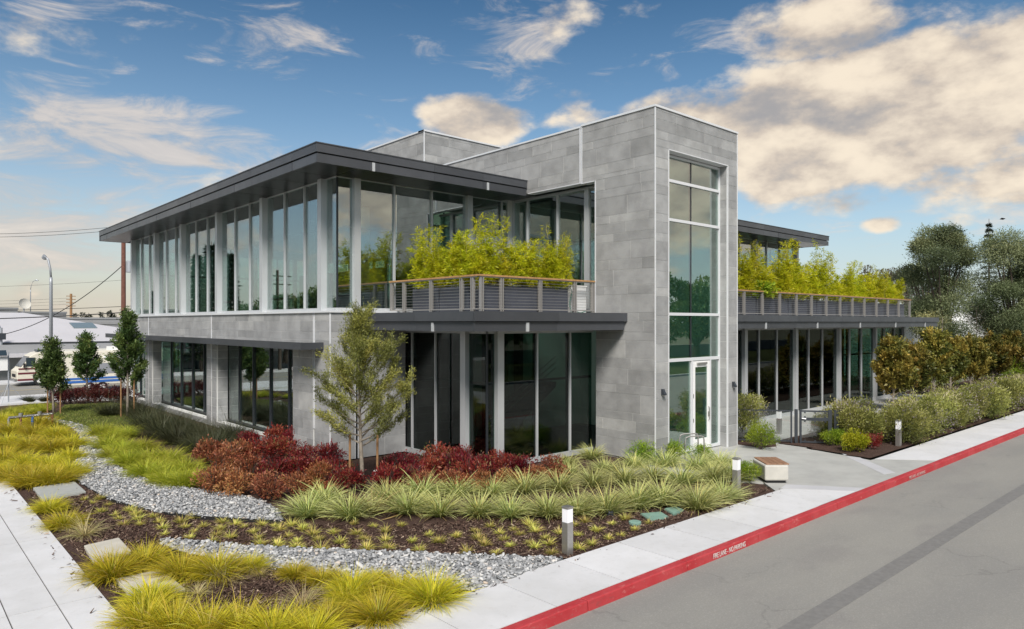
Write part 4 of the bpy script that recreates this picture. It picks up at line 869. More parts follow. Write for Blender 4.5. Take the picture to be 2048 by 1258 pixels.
def nandina(seed, m, n=1500):
    return [('leaves', pmesh('leaves', bush(n, .58, .58, .41, -.02, .075, .030, seed, up=.55, lumps=12, shell=.5, tops=.18), F[m])), ('stems', (lambda me: (me.materials.append(M['barkd']), me)[1])(twigs(14, .5, .5, .75, seed).mesh('stems')))]
redp = Plant('red_shrub', 'shrub', [nandina(s, 'red') for s in (70, 71, 72)])
redo = Plant('russet_shrub', 'shrub', [nandina(s, 'redo') for s in (75, 76, 77)])
redd = Plant('maroon_shrub', 'shrub', [nandina(s, 'redd') for s in (78, 79)])
def shrub(seed, m, n, rx, rz, L, w, **kw):
    return [('leaves', pmesh('leaves', bush(n, rx, rx, rz, 0, L, w, seed, **kw), F[m])), ('stems', (lambda me: (me.materials.append(M['barkd']), me)[1])(twigs(12, rx*.8, rx*.8, rz*1.5, seed).mesh('stems')))]
boxp = Plant('green_shrub', 'shrub', [shrub(s, 'box', 3200, .62, .5, .055, .020, up=.9, lumps=14, tops=.15) for s in (80, 81)])
limep = Plant('lime_shrub', 'shrub', [shrub(82, 'lime', 3600, .58, .46, .055, .026, up=.7, lumps=16)])
hedgep = Plant('hedge_shrub', 'hedge shrub', [[*shrub(s, 'hedge', 6500, .76, .70, .075, .020, up=.5, lumps=15, tops=.15), ('flowers', pmesh('flowers', bush(420 if s != 85 else 900, .84, .84, .72, 0, .03, .022, s+9, up=.4, lumps=10), F['mauve']))] for s in (84, 85, 86)])

# feature: small dark shrubs, flax rows, sedges -- ground positions read off the photograph
def put(plant, lst, fmt, group, scale=lambda i: random.uniform(.88, 1.12), words=None, v=None):
    lst = sorted(lst, key=lambda p: p[0])
    for i, p in enumerate(lst):
        x, y = G(p[0], p[1]); s = p[2] if len(p) > 2 else scale(i)
        plant.place(x, y, fmt.format(nth(i)), group, s)
put(flax, [(615, 1030), (700, 1032), (815, 1026), (880, 1030), (958, 1027), (1020, 1030), (1095, 1030), (1155, 1026), (1215, 1024), (1272, 1013), (1322, 1006), (1395, 1016), (1446, 998)],
    'cream striped flax in the front row, {} from the gravel end', 'flax plants in the front row', lambda i: random.uniform(.82, 1.05))
put(flax, [(650, 1005), (775, 1000), (845, 992), (915, 990), (985, 988), (1050, 985), (1118, 980), (1185, 970), (1248, 965), (1305, 958), (1365, 968), (1425, 962), (1462, 958)],
    'cream striped flax in the second row, {} from the gravel end', 'flax plants in the second row', lambda i: random.uniform(.75, .95))
put(flax, [(1140, 950), (1210, 942), (1270, 935), (1330, 932), (1395, 938), (1440, 930)], 'smaller faded flax in the back row, {} from the glass corner', 'flax plants in the back row', lambda i: random.uniform(.7, .85))
put(flax, [(1183, 916, .72), (1137, 930, .6)], 'lone flax close to the glass beside the tower wall, {} from the glass corner', 'flax plants against the glass')
x, y = G(745, 1026); brownflax.place(x, y, 'brown withered flax squeezed between two striped ones in the front row', None)
put(redo, [(428, 985), (480, 990), (540, 998), (595, 990), (440, 955), (500, 962), (640, 985), (418, 925), (470, 930)], 'russet orange shrub beside the winding gravel bed, {} from the street side', 'russet shrubs beside the gravel')
put(redp, [(545, 962), (590, 958), (630, 955), (672, 965), (520, 925), (565, 918), (612, 930), (500, 900), (548, 896), (590, 900), (690, 985), (655, 930)], 'crimson shrub below the stone corner, {} from the street side', 'crimson shrubs below the stone corner')
put(redp, [(775, 982), (815, 978), (862, 960), (800, 955), (905, 955), (880, 938), (925, 938), (965, 950), (1010, 948), (990, 938), (1045, 950), (945, 968)], 'crimson shrub under the glass corner, {} from the young tree', 'crimson shrubs under the glass corner')
put(redo, [(850, 982), (905, 980), (960, 982), (1015, 975), (1070, 965), (1100, 958)], 'russet shrub below the balcony, {} from the young tree', 'russet shrubs below the balcony', lambda i: random.uniform(.75, .9))
put(redd, [(128, 806), (150, 806), (175, 806), (200, 806), (222, 806), (243, 806), (140, 800), (190, 800)], 'dark maroon shrub by the street trees, {} from the street side', 'maroon shrubs in the far bed', lambda i: random.uniform(1.1, 1.4))
put(rush, [(285, 838), (310, 848), (340, 858), (370, 868), (405, 880), (440, 890), (295, 858), (325, 874), (355, 888), (392, 902), (222, 832), (430, 905), (465, 882), (265, 825)], 'dark green rush clump along the street side wall, {} from the street end', 'dark rushes along the wall', lambda i: random.uniform(.95, 1.25))
put(sedge, [(20, 958), (62, 968), (108, 966), (138, 950), (8, 925), (52, 932), (98, 935), (140, 918), (14, 893), (58, 898), (102, 902), (143, 893), (22, 868), (68, 872), (112, 876), (38, 852), (4, 846), (85, 950), (80, 855), (-20, 950), (-25, 900)],
    'golden sedge mound between pale walkway and winding gravel, {} from the walkway', 'golden sedges beside the walkway', lambda i: random.uniform(.95, 1.25))
put(sedgeg, [(203, 872), (228, 880), (255, 874), (215, 897), (245, 905), (283, 900), (258, 930), (300, 925), (338, 926), (292, 950), (332, 952), (370, 945), (330, 966), (362, 970), (392, 966), (225, 915), (318, 940)],
    'green sedge mound on the building side of the winding gravel, {} along', 'green sedges inside the gravel curve', lambda i: random.uniform(.85, 1.1))
put(sedge, [(98, 1020, .8), (128, 1052, .85), (293, 1125, .92), (224, 1152, 1.05), (365, 1150, .95), (432, 1153, .95), (500, 1140, .65), (300, 1205, .85), (290, 1250, 1.), (350, 1262, 1.), (415, 1270, 1.), (480, 1265, .95), (545, 1275, .95), (585, 1262, .7), (590, 1152, .6), (645, 1164, .62),
    (705, 1188, .9), (755, 1240, .9), (655, 1243, .65), (800, 1185, .75), (864, 1203, 1.0), (752, 1166, .6), (625, 1278, .8), (690, 1205, .6)], 'golden sedge mound in the near corner bed, {} from the walkway', 'golden sedges in the near corner')
put(drysedge, [(170, 1068, 1.1), (450, 1165, .9), (605, 1212, 1.1), (520, 1150, .6), (395, 1190, .6)], 'straw coloured dying sedge in the mulch of the near bed, {} from the walkway', 'dying sedges in the near bed')
T = [(168,991),(186,998),(202,1017),(199,991),(217,1003),(230,1024),(238,1032),(248,1042),(259,1016),(272,1024),(275,1033),(281,1042),(306,1027),(318,1037),(325,1050),(330,1064),(362,1037),(370,1048),(387,1028),(380,1072),(388,1058),
     (408,1047),(445,1036),(471,1042),(489,1050),(507,1059),(441,1055),(433,1065),(425,1078),(461,1070),(516,1071),(520,1083),(523,1043),(549,1046),(559,1055),(583,1045),(606,1053),(576,1066),(555,1085),(595,1076),(592,1088),(626,1062),(637,1071),(667,1059),(708,1042),(713,1060),(728,1070),(680,1075),(643,1092),(690,1090),(747,1046),(771,1055),(771,1073),(733,1092),(776,1090),(803,1046),(825,1078),(858,1062),(878,1080),(838,1095),(911,1065),
     (914,1066),(950,1054),(956,1071),(981,1044),(999,1060),(1009,1073),(969,1086),(1021,1088),(1028,1052),(1041,1063),(1060,1044),(1070,1055),(1058,1081),(1070,1090),(1090,1071),(1098,1082),(1104,1101),(1119,1059),(993,1100),(933,1100),(1149,1046),(1170,1038),(1157,1064),(1157,1090),(1184,1081),(1193,1055),(1217,1069),(1224,1043),(1242,1063),(1251,1034),(1270,1054),(1297,1041)]
rows = {'nearest the flaxes': [], 'in the middle of the bed': [], 'nearest the lower gravel': []}
for u, v in T:
    lo = 1030 if u > 400 else 985 + (u-160)*.2; rows['nearest the flaxes' if v < lo+22 else 'in the middle of the bed' if v < lo+45 else 'nearest the lower gravel'].append((u, v+5))
for k, l in rows.items(): put(tuft, l, 'small pale tuft in the mulch ' + k + ', {} from the walkway', 'sedge tufts in the mulch bed', lambda i: random.uniform(.6, 1.05))
# shrubs round the entrance and the hedge along the pavement
for (u, v, s, q, lab) in [(1290, 925, .95, .8, 'loose green shrub against the stone tower, next to the glass'), (1350, 922, 1.0, .8, 'loose green shrub under the tower corner beside the bicycle hoops'), (1405, 918, .8, .7, 'low green shrub in front of the bicycle hoops'),
                          (1500, 962, .72, 1., 'bright green shrub between the bollard and the wooden topped bench'), (1522, 899, 1.02, 1.05, 'bright green clipped shrub beside the bollard at the tower foot')]:
    x, y = G(u, v); boxp.place(x, y, lab, None, s, squash=q)
x, y = G(1706, 905); limep.place(x, y, 'rounded lime yellow shrub at the corner of the hedge bed', None, .95)
x, y = G(1665, 893); boxp.place(x, y, 'green shrub right beside the garden gate post', None, .85)
x, y = G(1500, 880); hedgep.place(22.7, 13.1, 'brownish green shrub behind the bright one at the tower side', None, 1.2, z=.3, v=0); hedgep.place(24.0, 13.7, 'brownish green shrub against the glass left of the garden gate', None, 1.1, z=.35, v=1)
for k, (x, y) in enumerate([(24.3, 9.4), (24.9, 9.6)]): redp.place(x, y, ['small scarlet shrub beside the lime yellow one', 'small scarlet shrub at the foot of the hedge bollard'][k], None, .68, z=.03)
HX = [24.9, 25.6, 26.4, 27.4, 28.4, 29.4, 30.4, 31.4, 32.5, 33.6, 34.7, 35.8, 37, 38.2, 39.5, 40.8, 42.1, 43.5, 44.9, 46.4, 48, 49.7, 51.5, 53.5, 55.6, 58]
for k, x in enumerate(HX):
    hedgep.place(x, 9.34 + random.uniform(-.12, .12) + .85*(k < 2), f'grey green flowering hedge shrub along the pavement, {nth(k)} from the garden gate', 'flowering hedge along the pavement', random.uniform(1.2, 1.5), z=-.08)
for k, (x, y) in enumerate([(25.0, 11.2), (26.1, 11.4), (27.6, 11.6)]): hedgep.place(x, y, f'olive green shrub behind the hedge by the garden gate, {nth(k)} from the gate', 'shrubs behind the hedge', .85, z=.03)
# turf
P = scatter_poly(turf_poly, 15000); r_ = np.random.default_rng(3)
tl = leaves(np.concatenate([P, np.full((len(P), 1), .03)], 1), np.tile([0, 0, 1.], (len(P), 1)), .07, .014, r_, jit=.5); tag(obj('turf_grass', pmesh('turf_grass', tl, F['grass']), None), kind='stuff')
g = []
for k in range(10): g.append(None)
lowp = [(u, v) for u, v in [(20, 826), (45, 822), (70, 818), (95, 815), (30, 832), (60, 828), (10, 838), (85, 822)]]
put(sedgeg, lowp, 'low pale sedge beside the far end of the walkway, {} from the walkway', 'sedges at the far end', lambda i: random.uniform(.6, .8))

# ------------------------------------------------------------------ trees
def tree_mesh(h, trunk_h, crown, seed, nb=26, leafn=90, L=.08, w=.045, r0=.05, up=.5, sprig=.35, droop=0., flat=False, sag=.0):
    """trunk and limbs as one tube mesh, leaves gathered in sprays along the branches; crown(t, az) gives the branch length"""
    r = random.Random(seed); rn = np.random.default_rng(seed); mb = MB()
    lx = r.uniform(-.03, .03)*h; ly = r.uniform(-.03, .03)*h
    tp = lambda t: Vector((lx*math.sin(t*2.2), ly*math.sin(t*2.7), t*h))
    mb.tube([tp(k/8) for k in range(9)], [r0*(1 - .88*k/8) for k in range(9)], 8)
    pts, dirs, rd = [], [], []
    for i in range(nb):
        t = trunk_h/h + (1 - trunk_h/h)*((i+.5)/nb)**.9; a = i*2.4 + r.uniform(-.5, .5); ln = crown((t*h - trunk_h)/(h - trunk_h), a)*r.uniform(.75, 1.15); s_ = tp(min(t, .97))
        e = up*r.uniform(.7, 1.3)*(.25 + .95*(i/nb) if flat else 1.); d = Vector((math.cos(a), math.sin(a), e)).normalized(); path = [s_]
        for k in range(4):
            d = (d + Vector((r.uniform(-.18, .18), r.uniform(-.18, .18), .10 - sag))).normalized(); path.append(path[-1] + d*ln/4)
        rb = r0*(1-t)*.45 + .006; mb.tube(path, [rb*(1 - .8*k/4) for k in range(5)], 5, cap=False)
        tone = r.random(); m = int(leafn*(.5 + ln/1.2))
        subs = [(path[k], path[k+1]) for k in range(1, 4)]
        for q in range(5):
            b = path[r.randint(2, 4)]; dd = (d + Vector((r.uniform(-1, 1), r.uniform(-1, 1), r.uniform(-.3, .9)))*.9).normalized(); e2 = b + dd*sprig*r.uniform(.6, 1.2)
            mb.tube([b, e2], [.005, .002], 3, cap=False); subs.append((b, e2))
        for _ in range(m):
            a_, b_ = subs[r.randrange(len(subs))]; f = r.random()**.8; p = a_.lerp(b_, f); pts.append(p + Vector((r.gauss(0, .05), r.gauss(0, .05), r.gauss(0, .05)))*(sprig/.35)); dirs.append((b_-a_).normalized()*1. + Vector((0, 0, -droop))); rd.append(min(1, max(0, .65*tone + .35*r.random())))
    return mb, leaves(np.array(pts), np.array(dirs), L, w, rn, np.array(rd), jit=.55)
def tree(name, label, x, y, z, mb, lv, bark, leafm, group=None, extra=None):
    t = empty(name, (x, y, z), label=label, cat='tree', group=group)
    obj('trunk', mb, bark, t, smooth=True, world=False); obj('crown', pmesh('crown', lv, leafm), None, t, world=False); return t
# young feathery tree in the red bed
fx, fy = G(726, 975)
prof = lambda s, a: (.52 + 1.15*math.sin(min(1, s*.95 + .30)*math.pi)**.8)*(1 - .50*s)*(1.25 if math.sin(a*1.7+1) > .3 else .85)
mb, lv = tree_mesh(4.3, 1.0, prof, 21, nb=62, leafn=560, L=.072, w=.017, r0=.06, up=.95, sprig=.34, sag=-.02, flat=True)
tree('young_tree', 'young feathery olive gold tree staked in the red shrubs before the stone corner', fx, fy, 0, mb, lv, 'bark', F['ftree'])
for k, (dx_, lab) in enumerate(((-.34, 'brown wooden stake on the street side of the young feathery tree'), (.36, 'brown wooden stake on the tower side of the young feathery tree'))):
    tag(obj('tree_stake', MB().tube([(fx + .7436*dx_, fy - .6686*dx_, -.1), (fx + .7436*dx_ + .01, fy - .6686*dx_, 1.35)], .03, 8), 'stake'), lab, 'stake')
tg = tag(obj('plant_label', bx(fx+.15, fx+.27, fy-.28, fy-.27, .32, .46), 'white'), 'small white plant label beside the stake of the young tree', 'label'); tg
# three street side trees
for k, (u, v, h, cw, lab, sd) in enumerate([(108, 829, 3.2, .50, 'slender light green staked tree nearest the street lamp', 31), (165, 800, 3.5, .66, 'dark green bushy tree before the parked trailer', 32), (255, 835, 4.5, .64, 'tall dark green staked tree beside the end of the stone wall', 33)]):
    x, y = G(u, v) if k != 1 else (8.6, 44.5); z = 0 if k != 1 else float(ground_z(x, y))
    pf = lambda s, a, cw=cw: cw*(.30 + 1.05*math.sin(min(1, s*.72+.40)*math.pi))*(1 - .45*s)
    mb, lv = tree_mesh(h, (.9, .9, 1.25)[k], pf, sd, nb=38, leafn=300, L=.11, w=.06, r0=.06, up=.55, sprig=.40)
    tree('street_tree', lab, x, y, z, mb, lv, 'bark', F['tree'])
    if k != 1:
        for q in (-.22, .22): tag(obj('tree_stake', MB().tube([(x+q, y-q*.8, z-.1), (x+q, y-q*.8, z+1.7)], .032, 7), 'stake'), f'wooden stake on the {"street" if q < 0 else "building"} side of the {["slender light green", "", "tall dark green"][k]} tree', 'stake')
# bronze screen trees behind the hedge
for k, (x, y, h, cw) in enumerate([(36.1, 12.9, 3.0, .80), (38.9, 13.0, 2.6, .68), (41.9, 12.9, 3.3, .85), (44.9, 13.0, 2.9, .8), (48.5, 13.0, 2.8, .85), (52.7, 12.9, 2.9, 1.0), (57.5, 13, 3.0, .95)][:7]):
    pf = lambda s, a, cw=cw: 1.25*cw*(.65 + .6*math.sin(min(1, s+.15)*math.pi))*(1 - .5*s)
    mb, lv = tree_mesh(h, .5, pf, 41+k, nb=44, leafn=250, L=.17, w=.075, r0=.06, up=.8, sprig=.40)
    tree('bronze_leaved_tree', f'bronze leaved screening tree behind the hedge, {nth(k)} from the garden gate', x, y, .03, mb, lv, 'bark', F['bronze'], 'bronze screening trees')
# big grey green trees further right
def big_tree(name, label, x, y, z, h, spread, seed, leafm, L=.22, w=.09, n=15000, trunk=2.6, r0=.38, lean=(0, 0), lumps=22, rz=None, group=None, bark='barkd', shell=.5, lob=False):
    r = random.Random(seed); rn = np.random.default_rng(seed); mb = MB(); base = Vector((lean[0]*.5, lean[1]*.5, trunk))
    mb.tube([(0, 0, -.3), (lean[0]*.15, lean[1]*.15, trunk*.5), base], [r0*1.25, r0, r0*.8], 10)
    V = []
    for k in range(lumps):
        a = k*2.4; f = (k+.5)/lumps; rad = spread*math.sqrt(f)*r.uniform(.6, 1.0)*(.95 if k % 3 else .6); zz = trunk + (h-trunk)*(.16 + .76*r.random())*(1 - .3*(rad/spread)**2)
        if lob and k % 4 == 0: zz = trunk + r.uniform(.5, 1.6)
        c = Vector((lean[0] + math.cos(a)*rad, lean[1] + math.sin(a)*rad, zz)); s_ = spread*(r.uniform(.28, .50) if lob else r.uniform(.26, .42))
        mid = base.lerp(c, .5) + Vector((r.uniform(-.4, .4), r.uniform(-.4, .4), .2)); mb.tube([base, mid, c], [r0*.42, r0*.22, .03], 6, cap=False)
        V.append((c, s_, r.random()))
    j = rn.integers(0, lumps, n); d = rn.normal(0, 1, (n, 3)); d /= np.linalg.norm(d, axis=1, keepdims=True); cc = np.array([v[0][:] for v in V]); rs = np.array([v[1] for v in V]); tn = np.array([v[2] for v in V])
    P = cc[j] + d*(rs[j]*(shell + (1-shell)*rn.random(n)**.5)*rn.normal(1, .16, n))[:, None]*np.array([1, 1, .72])
    lv = leaves(P, d + np.array([0, 0, .15]), L, w, rn, np.clip(.72*tn[j] + .28*rn.random(n) + .10*d[:, 2], 0, 1), jit=.7)
    t = empty(name, (x, y, z), label=label, cat='tree', group=group)
    obj('trunk', mb, bark, t, smooth=True, world=False); obj('crown', pmesh('crown', lv, leafm), None, t, world=False); return t
def at(u, d): k = (u-1024)/1410; return (.6686+.7436*k)*d, (.7436-.6686*k)*d
x, y = at(1905, 60); big_tree('olive_tree', 'large grey green tree with a leaning trunk beside the end of the terrace', x, y, 0, 12.6, 3.1, 51, F['olive'], trunk=2.6, lean=(-.9, .8), r0=.3, n=90000, lumps=26, L=.15, w=.06, lob=True, shell=.15)
x, y = at(2035, 62); big_tree('olive_tree', 'large grey green tree with a thick dark trunk before the white building', x, y, 0, 12.2, 4.0, 52, F['olive'], trunk=2.8, lean=(-.2, .2), r0=.42, n=90000, lumps=28, L=.15, w=.06, lob=True, shell=.15)
x, y = at(1850, 74); big_tree('background_tree', 'loose dark tree behind the terrace bamboo, next to the large leaning one', x, y, 0, 11.5, 2.6, 53, F['olive'], trunk=4, n=7000, L=.25, w=.1)
x, y = at(2130, 75); big_tree('background_tree', 'dark tree behind the thick trunked one', x, y, 0, 14.5, 5.5, 54, F['olive'], trunk=4, n=16000, L=.28, w=.1)
for k, (u, d, h, s_) in enumerate([(1735, 105, 13.0, 2.2), (1775, 108, 13.2, 2.0), (1812, 104, 13.2, 2.2)]):
    x, y = at(u, d); big_tree('background_tree', f'brownish thin crowned tree far behind the terrace, {nth(k)} from the stone tower', x, y, 0, h, s_, 55+k, F['far'], trunk=6, n=2600, L=.35, w=.14, group='brownish trees behind the terrace', r0=.2)
def conifer(name, label, x, y, h, seed, wd=.16, n=3200, group=None, L=.5, z=0.):
    r = random.Random(seed); rn = np.random.default_rng(seed); mb = MB().tube([(0, 0, 0), (0, 0, h)], [h*.014, .03], 7); t = rn.random(n)**.85; t = np.floor(t*22)/22 + rn.normal(0, .008, n); t = np.clip(t, .0, .995)
    a = rn.uniform(0, 6.28, n); lim = h*wd*(1-t)*(.7 + .3*np.sin(a*3 + t*40)); q = lim*np.sqrt(rn.random(n)); P = np.stack([np.cos(a)*q, np.sin(a)*q, h*.12 + h*.87*t - q*.18], -1)
    lv = leaves(P, np.stack([np.cos(a), np.sin(a), 0*a - .1], -1), L, L*.3, rn, jit=.4); return tree(name, label, x, y, z, mb, lv, 'barkd', F['conifer'], group)
x, y = at(1978, 110); conifer('conifer', 'pointed dark conifer rising behind the two large grey green trees', x, y, 20.4, 61, .21, n=5000, L=.34)
x, y = at(1952, 57); bt, lv0 = tree_mesh(5.2, 1.5, lambda s, a: 1.2*(1-.5*s), 63, nb=18, leafn=3, L=.08, w=.03, r0=.07, up=.6, sprig=.6)
t_ = empty('bare_tree', (x, y, 0), label='nearly bare small tree before the white building', cat='tree'); obj('trunk', bt, 'barkd', t_, world=False); obj('crown', pmesh('crown', lv0, F['far']), None, t_, world=False)
x, y = at(1885, 56); mb, lv = tree_mesh(4.6, 3.0, lambda s, a: .6, 64, nb=12, leafn=60, r0=.14, L=.12, w=.05); tree('background_tree', 'slim pale trunked tree under the large leaning one', x, y, 0, mb, lv, 'bark', F['olive'])
for k, (x, y) in enumerate([(55, 13.2), (58.5, 12.4), (62, 12.6), (52, 15), (66, 13)]): boxp.place(x, y, f'green bush below the large grey green trees, {nth(k)} along the hedge', 'bushes below the large trees', random.uniform(1.5, 2.2), z=0)

# ------------------------------------------------------------------ bamboo
def bamboo(seed, h, n=12, spread=.34, leafn=1500, tall=0):
    r = random.Random(seed); rn = np.random.default_rng(seed); mb = MB(); P, D, rd = [], [], []
    for i in range(n + tall):
        tl = i >= n; hh = h*(r.uniform(1.35, 1.85) if tl else r.uniform(.5, 1.25)); a = r.uniform(0, 6.28); b = Vector((r.uniform(-spread, spread), r.uniform(-.14, .14), 0)); ln = r.uniform(.05, .24)
        path = [b + Vector((math.cos(a)*ln*hh*(k/5)**1.7, math.sin(a)*ln*hh*(k/5)**1.7, hh*k/5)) for k in range(6)]; mb.tube(path, [.009*(1-.13*k) for k in range(6)], 5, cap=False); tone = r.random()
        nb = 16 if tl else 12
        for q in range(nb):
            f = (.38 if tl else .08) + ((.62 if tl else .92)*(q+.5)/nb); k = min(4, int(f*5)); p = path[k].lerp(path[k+1], f*5-k); az_ = r.uniform(0, 6.28); L_ = r.uniform(.16, .42)*(1.25-.7*f); dd = Vector((math.cos(az_), math.sin(az_), r.uniform(.25, .9))).normalized(); e = p + dd*L_
            mb.tube([p, e], [.003, .0015], 3, cap=False)
            for _ in range(int(leafn/(n*nb))*(2 if not tl else 1) + 3): s_ = r.random(); P.append(p.lerp(e, s_**.6) + Vector((r.gauss(0, .035), r.gauss(0, .035), r.gauss(0, .035)))); D.append(dd + Vector((0, 0, -.35))); rd.append(min(1, max(0, .5*tone+.5*r.random())))
    return [('canes', (lambda me: (me.materials.append(M['cane']), me)[1])(mb.mesh('canes'))), ('leaves', pmesh('leaves', leaves(np.array(P), np.array(D), .115, .022, rn, np.array(rd), jit=.55), F['bamboo']))]
bam = Plant('bamboo', 'bamboo', [bamboo(s, 1.25, 13, .46, 3000) for s in (90, 91, 92)] + [bamboo(93, 1.15, 11, .42, 2700, tall=6), bamboo(94, 1.2, 6, .4, 900, tall=5)])
for k, (x, y, s_, v) in enumerate([(13.02, 18.6, .95, 3), (13.02, 18.1, .75, 4), (13.02, 17.6, .85, 0), (13.02, 17.1, .95, 2), (13.02, 16.6, 1.05, 1), (13.02, 16.2, .85, 0), (13.1, 15.75, .95, 3), (13.6, 15.7, .8, 1), (14.1, 15.7, .75, 4), (14.5, 15.7, .9, 2), (14.95, 15.7, .7, 3), (15.4, 15.7, .9, 0), (15.8, 15.7, .85, 1), (16.1, 15.75, .9, 4), (16.35, 15.75, .7, 4)]):
    bam.place(x, y, f'yellow green bamboo in the front balcony planters, {nth(k)} from the street side', 'bamboo on the front balcony', s_*1.06, z=5.17, rz=(R(90) if k < 6 else 0) + random.uniform(-.3, .3), v=v)
for k in range(22):
    x = 22.7 + k*1.03; v = (0, 3, 1, 2, 0, 4, 1)[k % 7]
    bam.place(x, 15.72, f'yellow green bamboo on the long terrace, {nth(k)} from the stone tower', 'bamboo on the long terrace', random.uniform(1.2, 1.4) if k < 13 else random.uniform(.98, 1.15), z=5.17, rz=random.uniform(-.3, .3), v=v)
sp = [shrub(99, 'box', 900, .6, .5, .16, .07, up=.1, lumps=10)]
Plant('terrace_shrub', 'shrub', sp).place(28.4, 15.5, 'broad leaved dark shrub spilling over the terrace railing', None, 1.05, z=5.15)
# ------------------------------------------------------------------ small things in the beds and at the kerb
def bollard(x, y, lab, h=.90, s=.075, z=0., rz=0.):
    b = empty('bollard_light', (x, y, z), rz, lab, 'bollard', 'bollard lights along the paths')
    obj('post', bx(-s, s, -s, s, -.05, h*.66), 'steel', b, world=False, bevel=.006); obj('lens', bx(-s+.006, s-.006, -s+.006, s-.006, h*.66+.001, h*.955), 'lens', b, world=False); obj('cap', bx(-s-.003, s+.003, -s-.003, s+.003, h*.956, h), 'steel', b, world=False, bevel=.004)
bollard(*G(1135, 1104), 'square steel bollard light in the mulch at the end of the lower gravel', .84)
bollard(*G(1473, 985), 'square steel bollard light between the flaxes and the bench', .86)
bollard(*G(1797, 893), 'steel bollard light half covered by the flowering hedge', .9)
bollard(25.2, 13.0, 'steel bollard light beside the clipped shrub at the tower foot', .9)
# bench of cast concrete with a slatted top
be = empty('bench', (18.1, 9.7, 0), label='cast concrete bench with brown wooden slats on top', cat='bench')
prof = [(-.33, .06), (.33, .06), (.36, .10), (.36, .46), (-.36, .46), (-.36, .10)]
BL = 1.7; ang = R(-27)
be.rotation_euler.z = 0
bb_ = MB().extrude_x([(-.32, .07), (.32, .07), (.32, .47), (-.32, .47)], 0, .0)
bxy = G(1530, 967); be.location = (*bxy, 0); be.rotation_euler.z = R(-42)
obj('body', bx(0, .62, .0, .95, .07, .47), 'benchc', be, world=False, bevel=.035); obj('foot', bx(.06, .56, .05, .9, -.05, .069), 'black', be, world=False)
for k in range(4): obj('slat', bx(.06 + k*.155, .205 + k*.155, .08, 1.02, .472, .50), 'deckwood', be, world=False, bevel=.006)
# bicycle hoops
for k, (u, v) in enumerate([(1396, 916), (1408, 922)]):
    x, y = G(u, v); d = .62
    pts = [(-d, 0, 0), (-d, 0, .62), (-d+.04, 0, .72), (-d+.14, 0, .76), (-.1, 0, .76), (-.02, 0, .73), (0, 0, .65), (.02, 0, 0)]
    o = tag(obj('bicycle_hoop', MB().tube(pts, .022, 8), 'railst', smooth=True), ['steel bicycle hoop nearer the tower door', 'steel bicycle hoop nearer the bench'][k], 'bicycle rack', 'bicycle hoops at the door'); o.location = (x, y, 0); o.rotation_euler.z = R(-30)
# covers in the beds
def cover(name, pts, lab, m, h=.05, rim=None, group=None):
    pp = [G(*p) for p in pts]; cx = sum(p[0] for p in pp)/len(pp); cy = sum(p[1] for p in pp)/len(pp)
    c = empty(name, (cx, cy, 0), label=lab, cat='cover', group=group)
    obj('frame', MB().prism(pp, -.1, h-.012), rim or m, c, bevel=.008); obj('lid', MB().prism([(cx+(x-cx)*.93, cy+(y-cy)*.93) for x, y in pp], h-.011, h), m, c, bevel=.004)
cover('utility_vault', [(66, 978), (150, 966), (172, 986), (84, 1000)], 'pale grey vault cover behind the sedge beside the walkway', 'lidg')
cover('utility_vault', [(168, 1095), (238, 1079), (262, 1105), (186, 1122)], 'cream rounded vault cover partly under golden sedge', 'lid')
cover('utility_vault', [(231, 1162), (322, 1142), (371, 1182), (276, 1210)], 'large cream vault cover in the near corner bed', 'lid')
cover('valve_box', [(1280, 1030), (1322, 1026), (1338, 1036), (1300, 1042)], 'long green valve cover below the flaxes, middle of three', 'greenlid', .04)
cover('valve_box', [(1328, 1020), (1350, 1015), (1368, 1022), (1346, 1030)], 'green valve cover below the flaxes, nearest the pavement end', 'greenlid', .04)
def disc(u, v, r, h, lab, m): x, y = G(u, v); tag(obj('drain_cover', MB().lathe([(r, -.05), (r, h*.8), (r*.85, h)], 16, (x, y, 0)), m), lab, 'cover')
disc(1270, 1046, .13, .04, 'round green valve cap beside a pale tuft near the pavement', 'greenlid'); disc(1220, 1030, .085, .09, 'small dark round drain cap below the flaxes', 'gate')
# pipes of the backflow device
x, y = G(62, 858); bf = empty('backflow_pipes', (x, y, 0), .2, 'blue and rusty backflow pipes standing in the golden sedge', 'pipes')
obj('manifold', MB().tube([(-.75, 0, .52), (.75, 0, .52)], .05, 8).tube([(-.35, 0, .52), (-.35, 0, .66)], .07, 8).tube([(.3, 0, .52), (.3, 0, .66)], .07, 8), 'steel', bf, world=False)
for px, m_ in ((-.75, 'steel'), (-.35, 'rust'), (.05, 'blue'), (.75, 'rust')): obj('riser', MB().tube([(px, 0, -.1), (px, 0, .5)], .045, 8), m_, bf, world=False)
# garden gate with glass infill
gt = empty('garden_gate', (23.95, 11.1, 0), label='dark steel garden gate with framed mesh panel across the entry path', cat='gate')
gx = Vector((24.29-23.61, 10.66-11.55, 0)); gl_ = gx.length; gt.location = (23.61, 11.55, 0); gt.rotation_euler.z = math.atan2(gx.y, gx.x)
for px, w_ in ((0, .06), (.14, .04), (gl_-.02, .075), (gl_+.14, .045)): obj('gate_post', bx(px-w_, px+w_*.6, -.04, .04, 0, 1.2), 'gate', gt, world=False)
for z0, z1 in ((.06, .11), (1.12, 1.17), (.82, .92)): obj('gate_rail', bx(.13, gl_-.08, -.025, .025, z0, z1), 'gate', gt, world=False)
obj('gate_handle', MB().tube([(.16, -.06, .9), (.30, -.06, .88)], .022, 6), 'lens', gt, world=False)
M['clear'] = glass('clear_gate_glass', (.93, .95, .94), .03)
obj('infill', bx(.16, gl_-.09, -.006, .006, .12, 1.11), 'clear', gt, world=False)
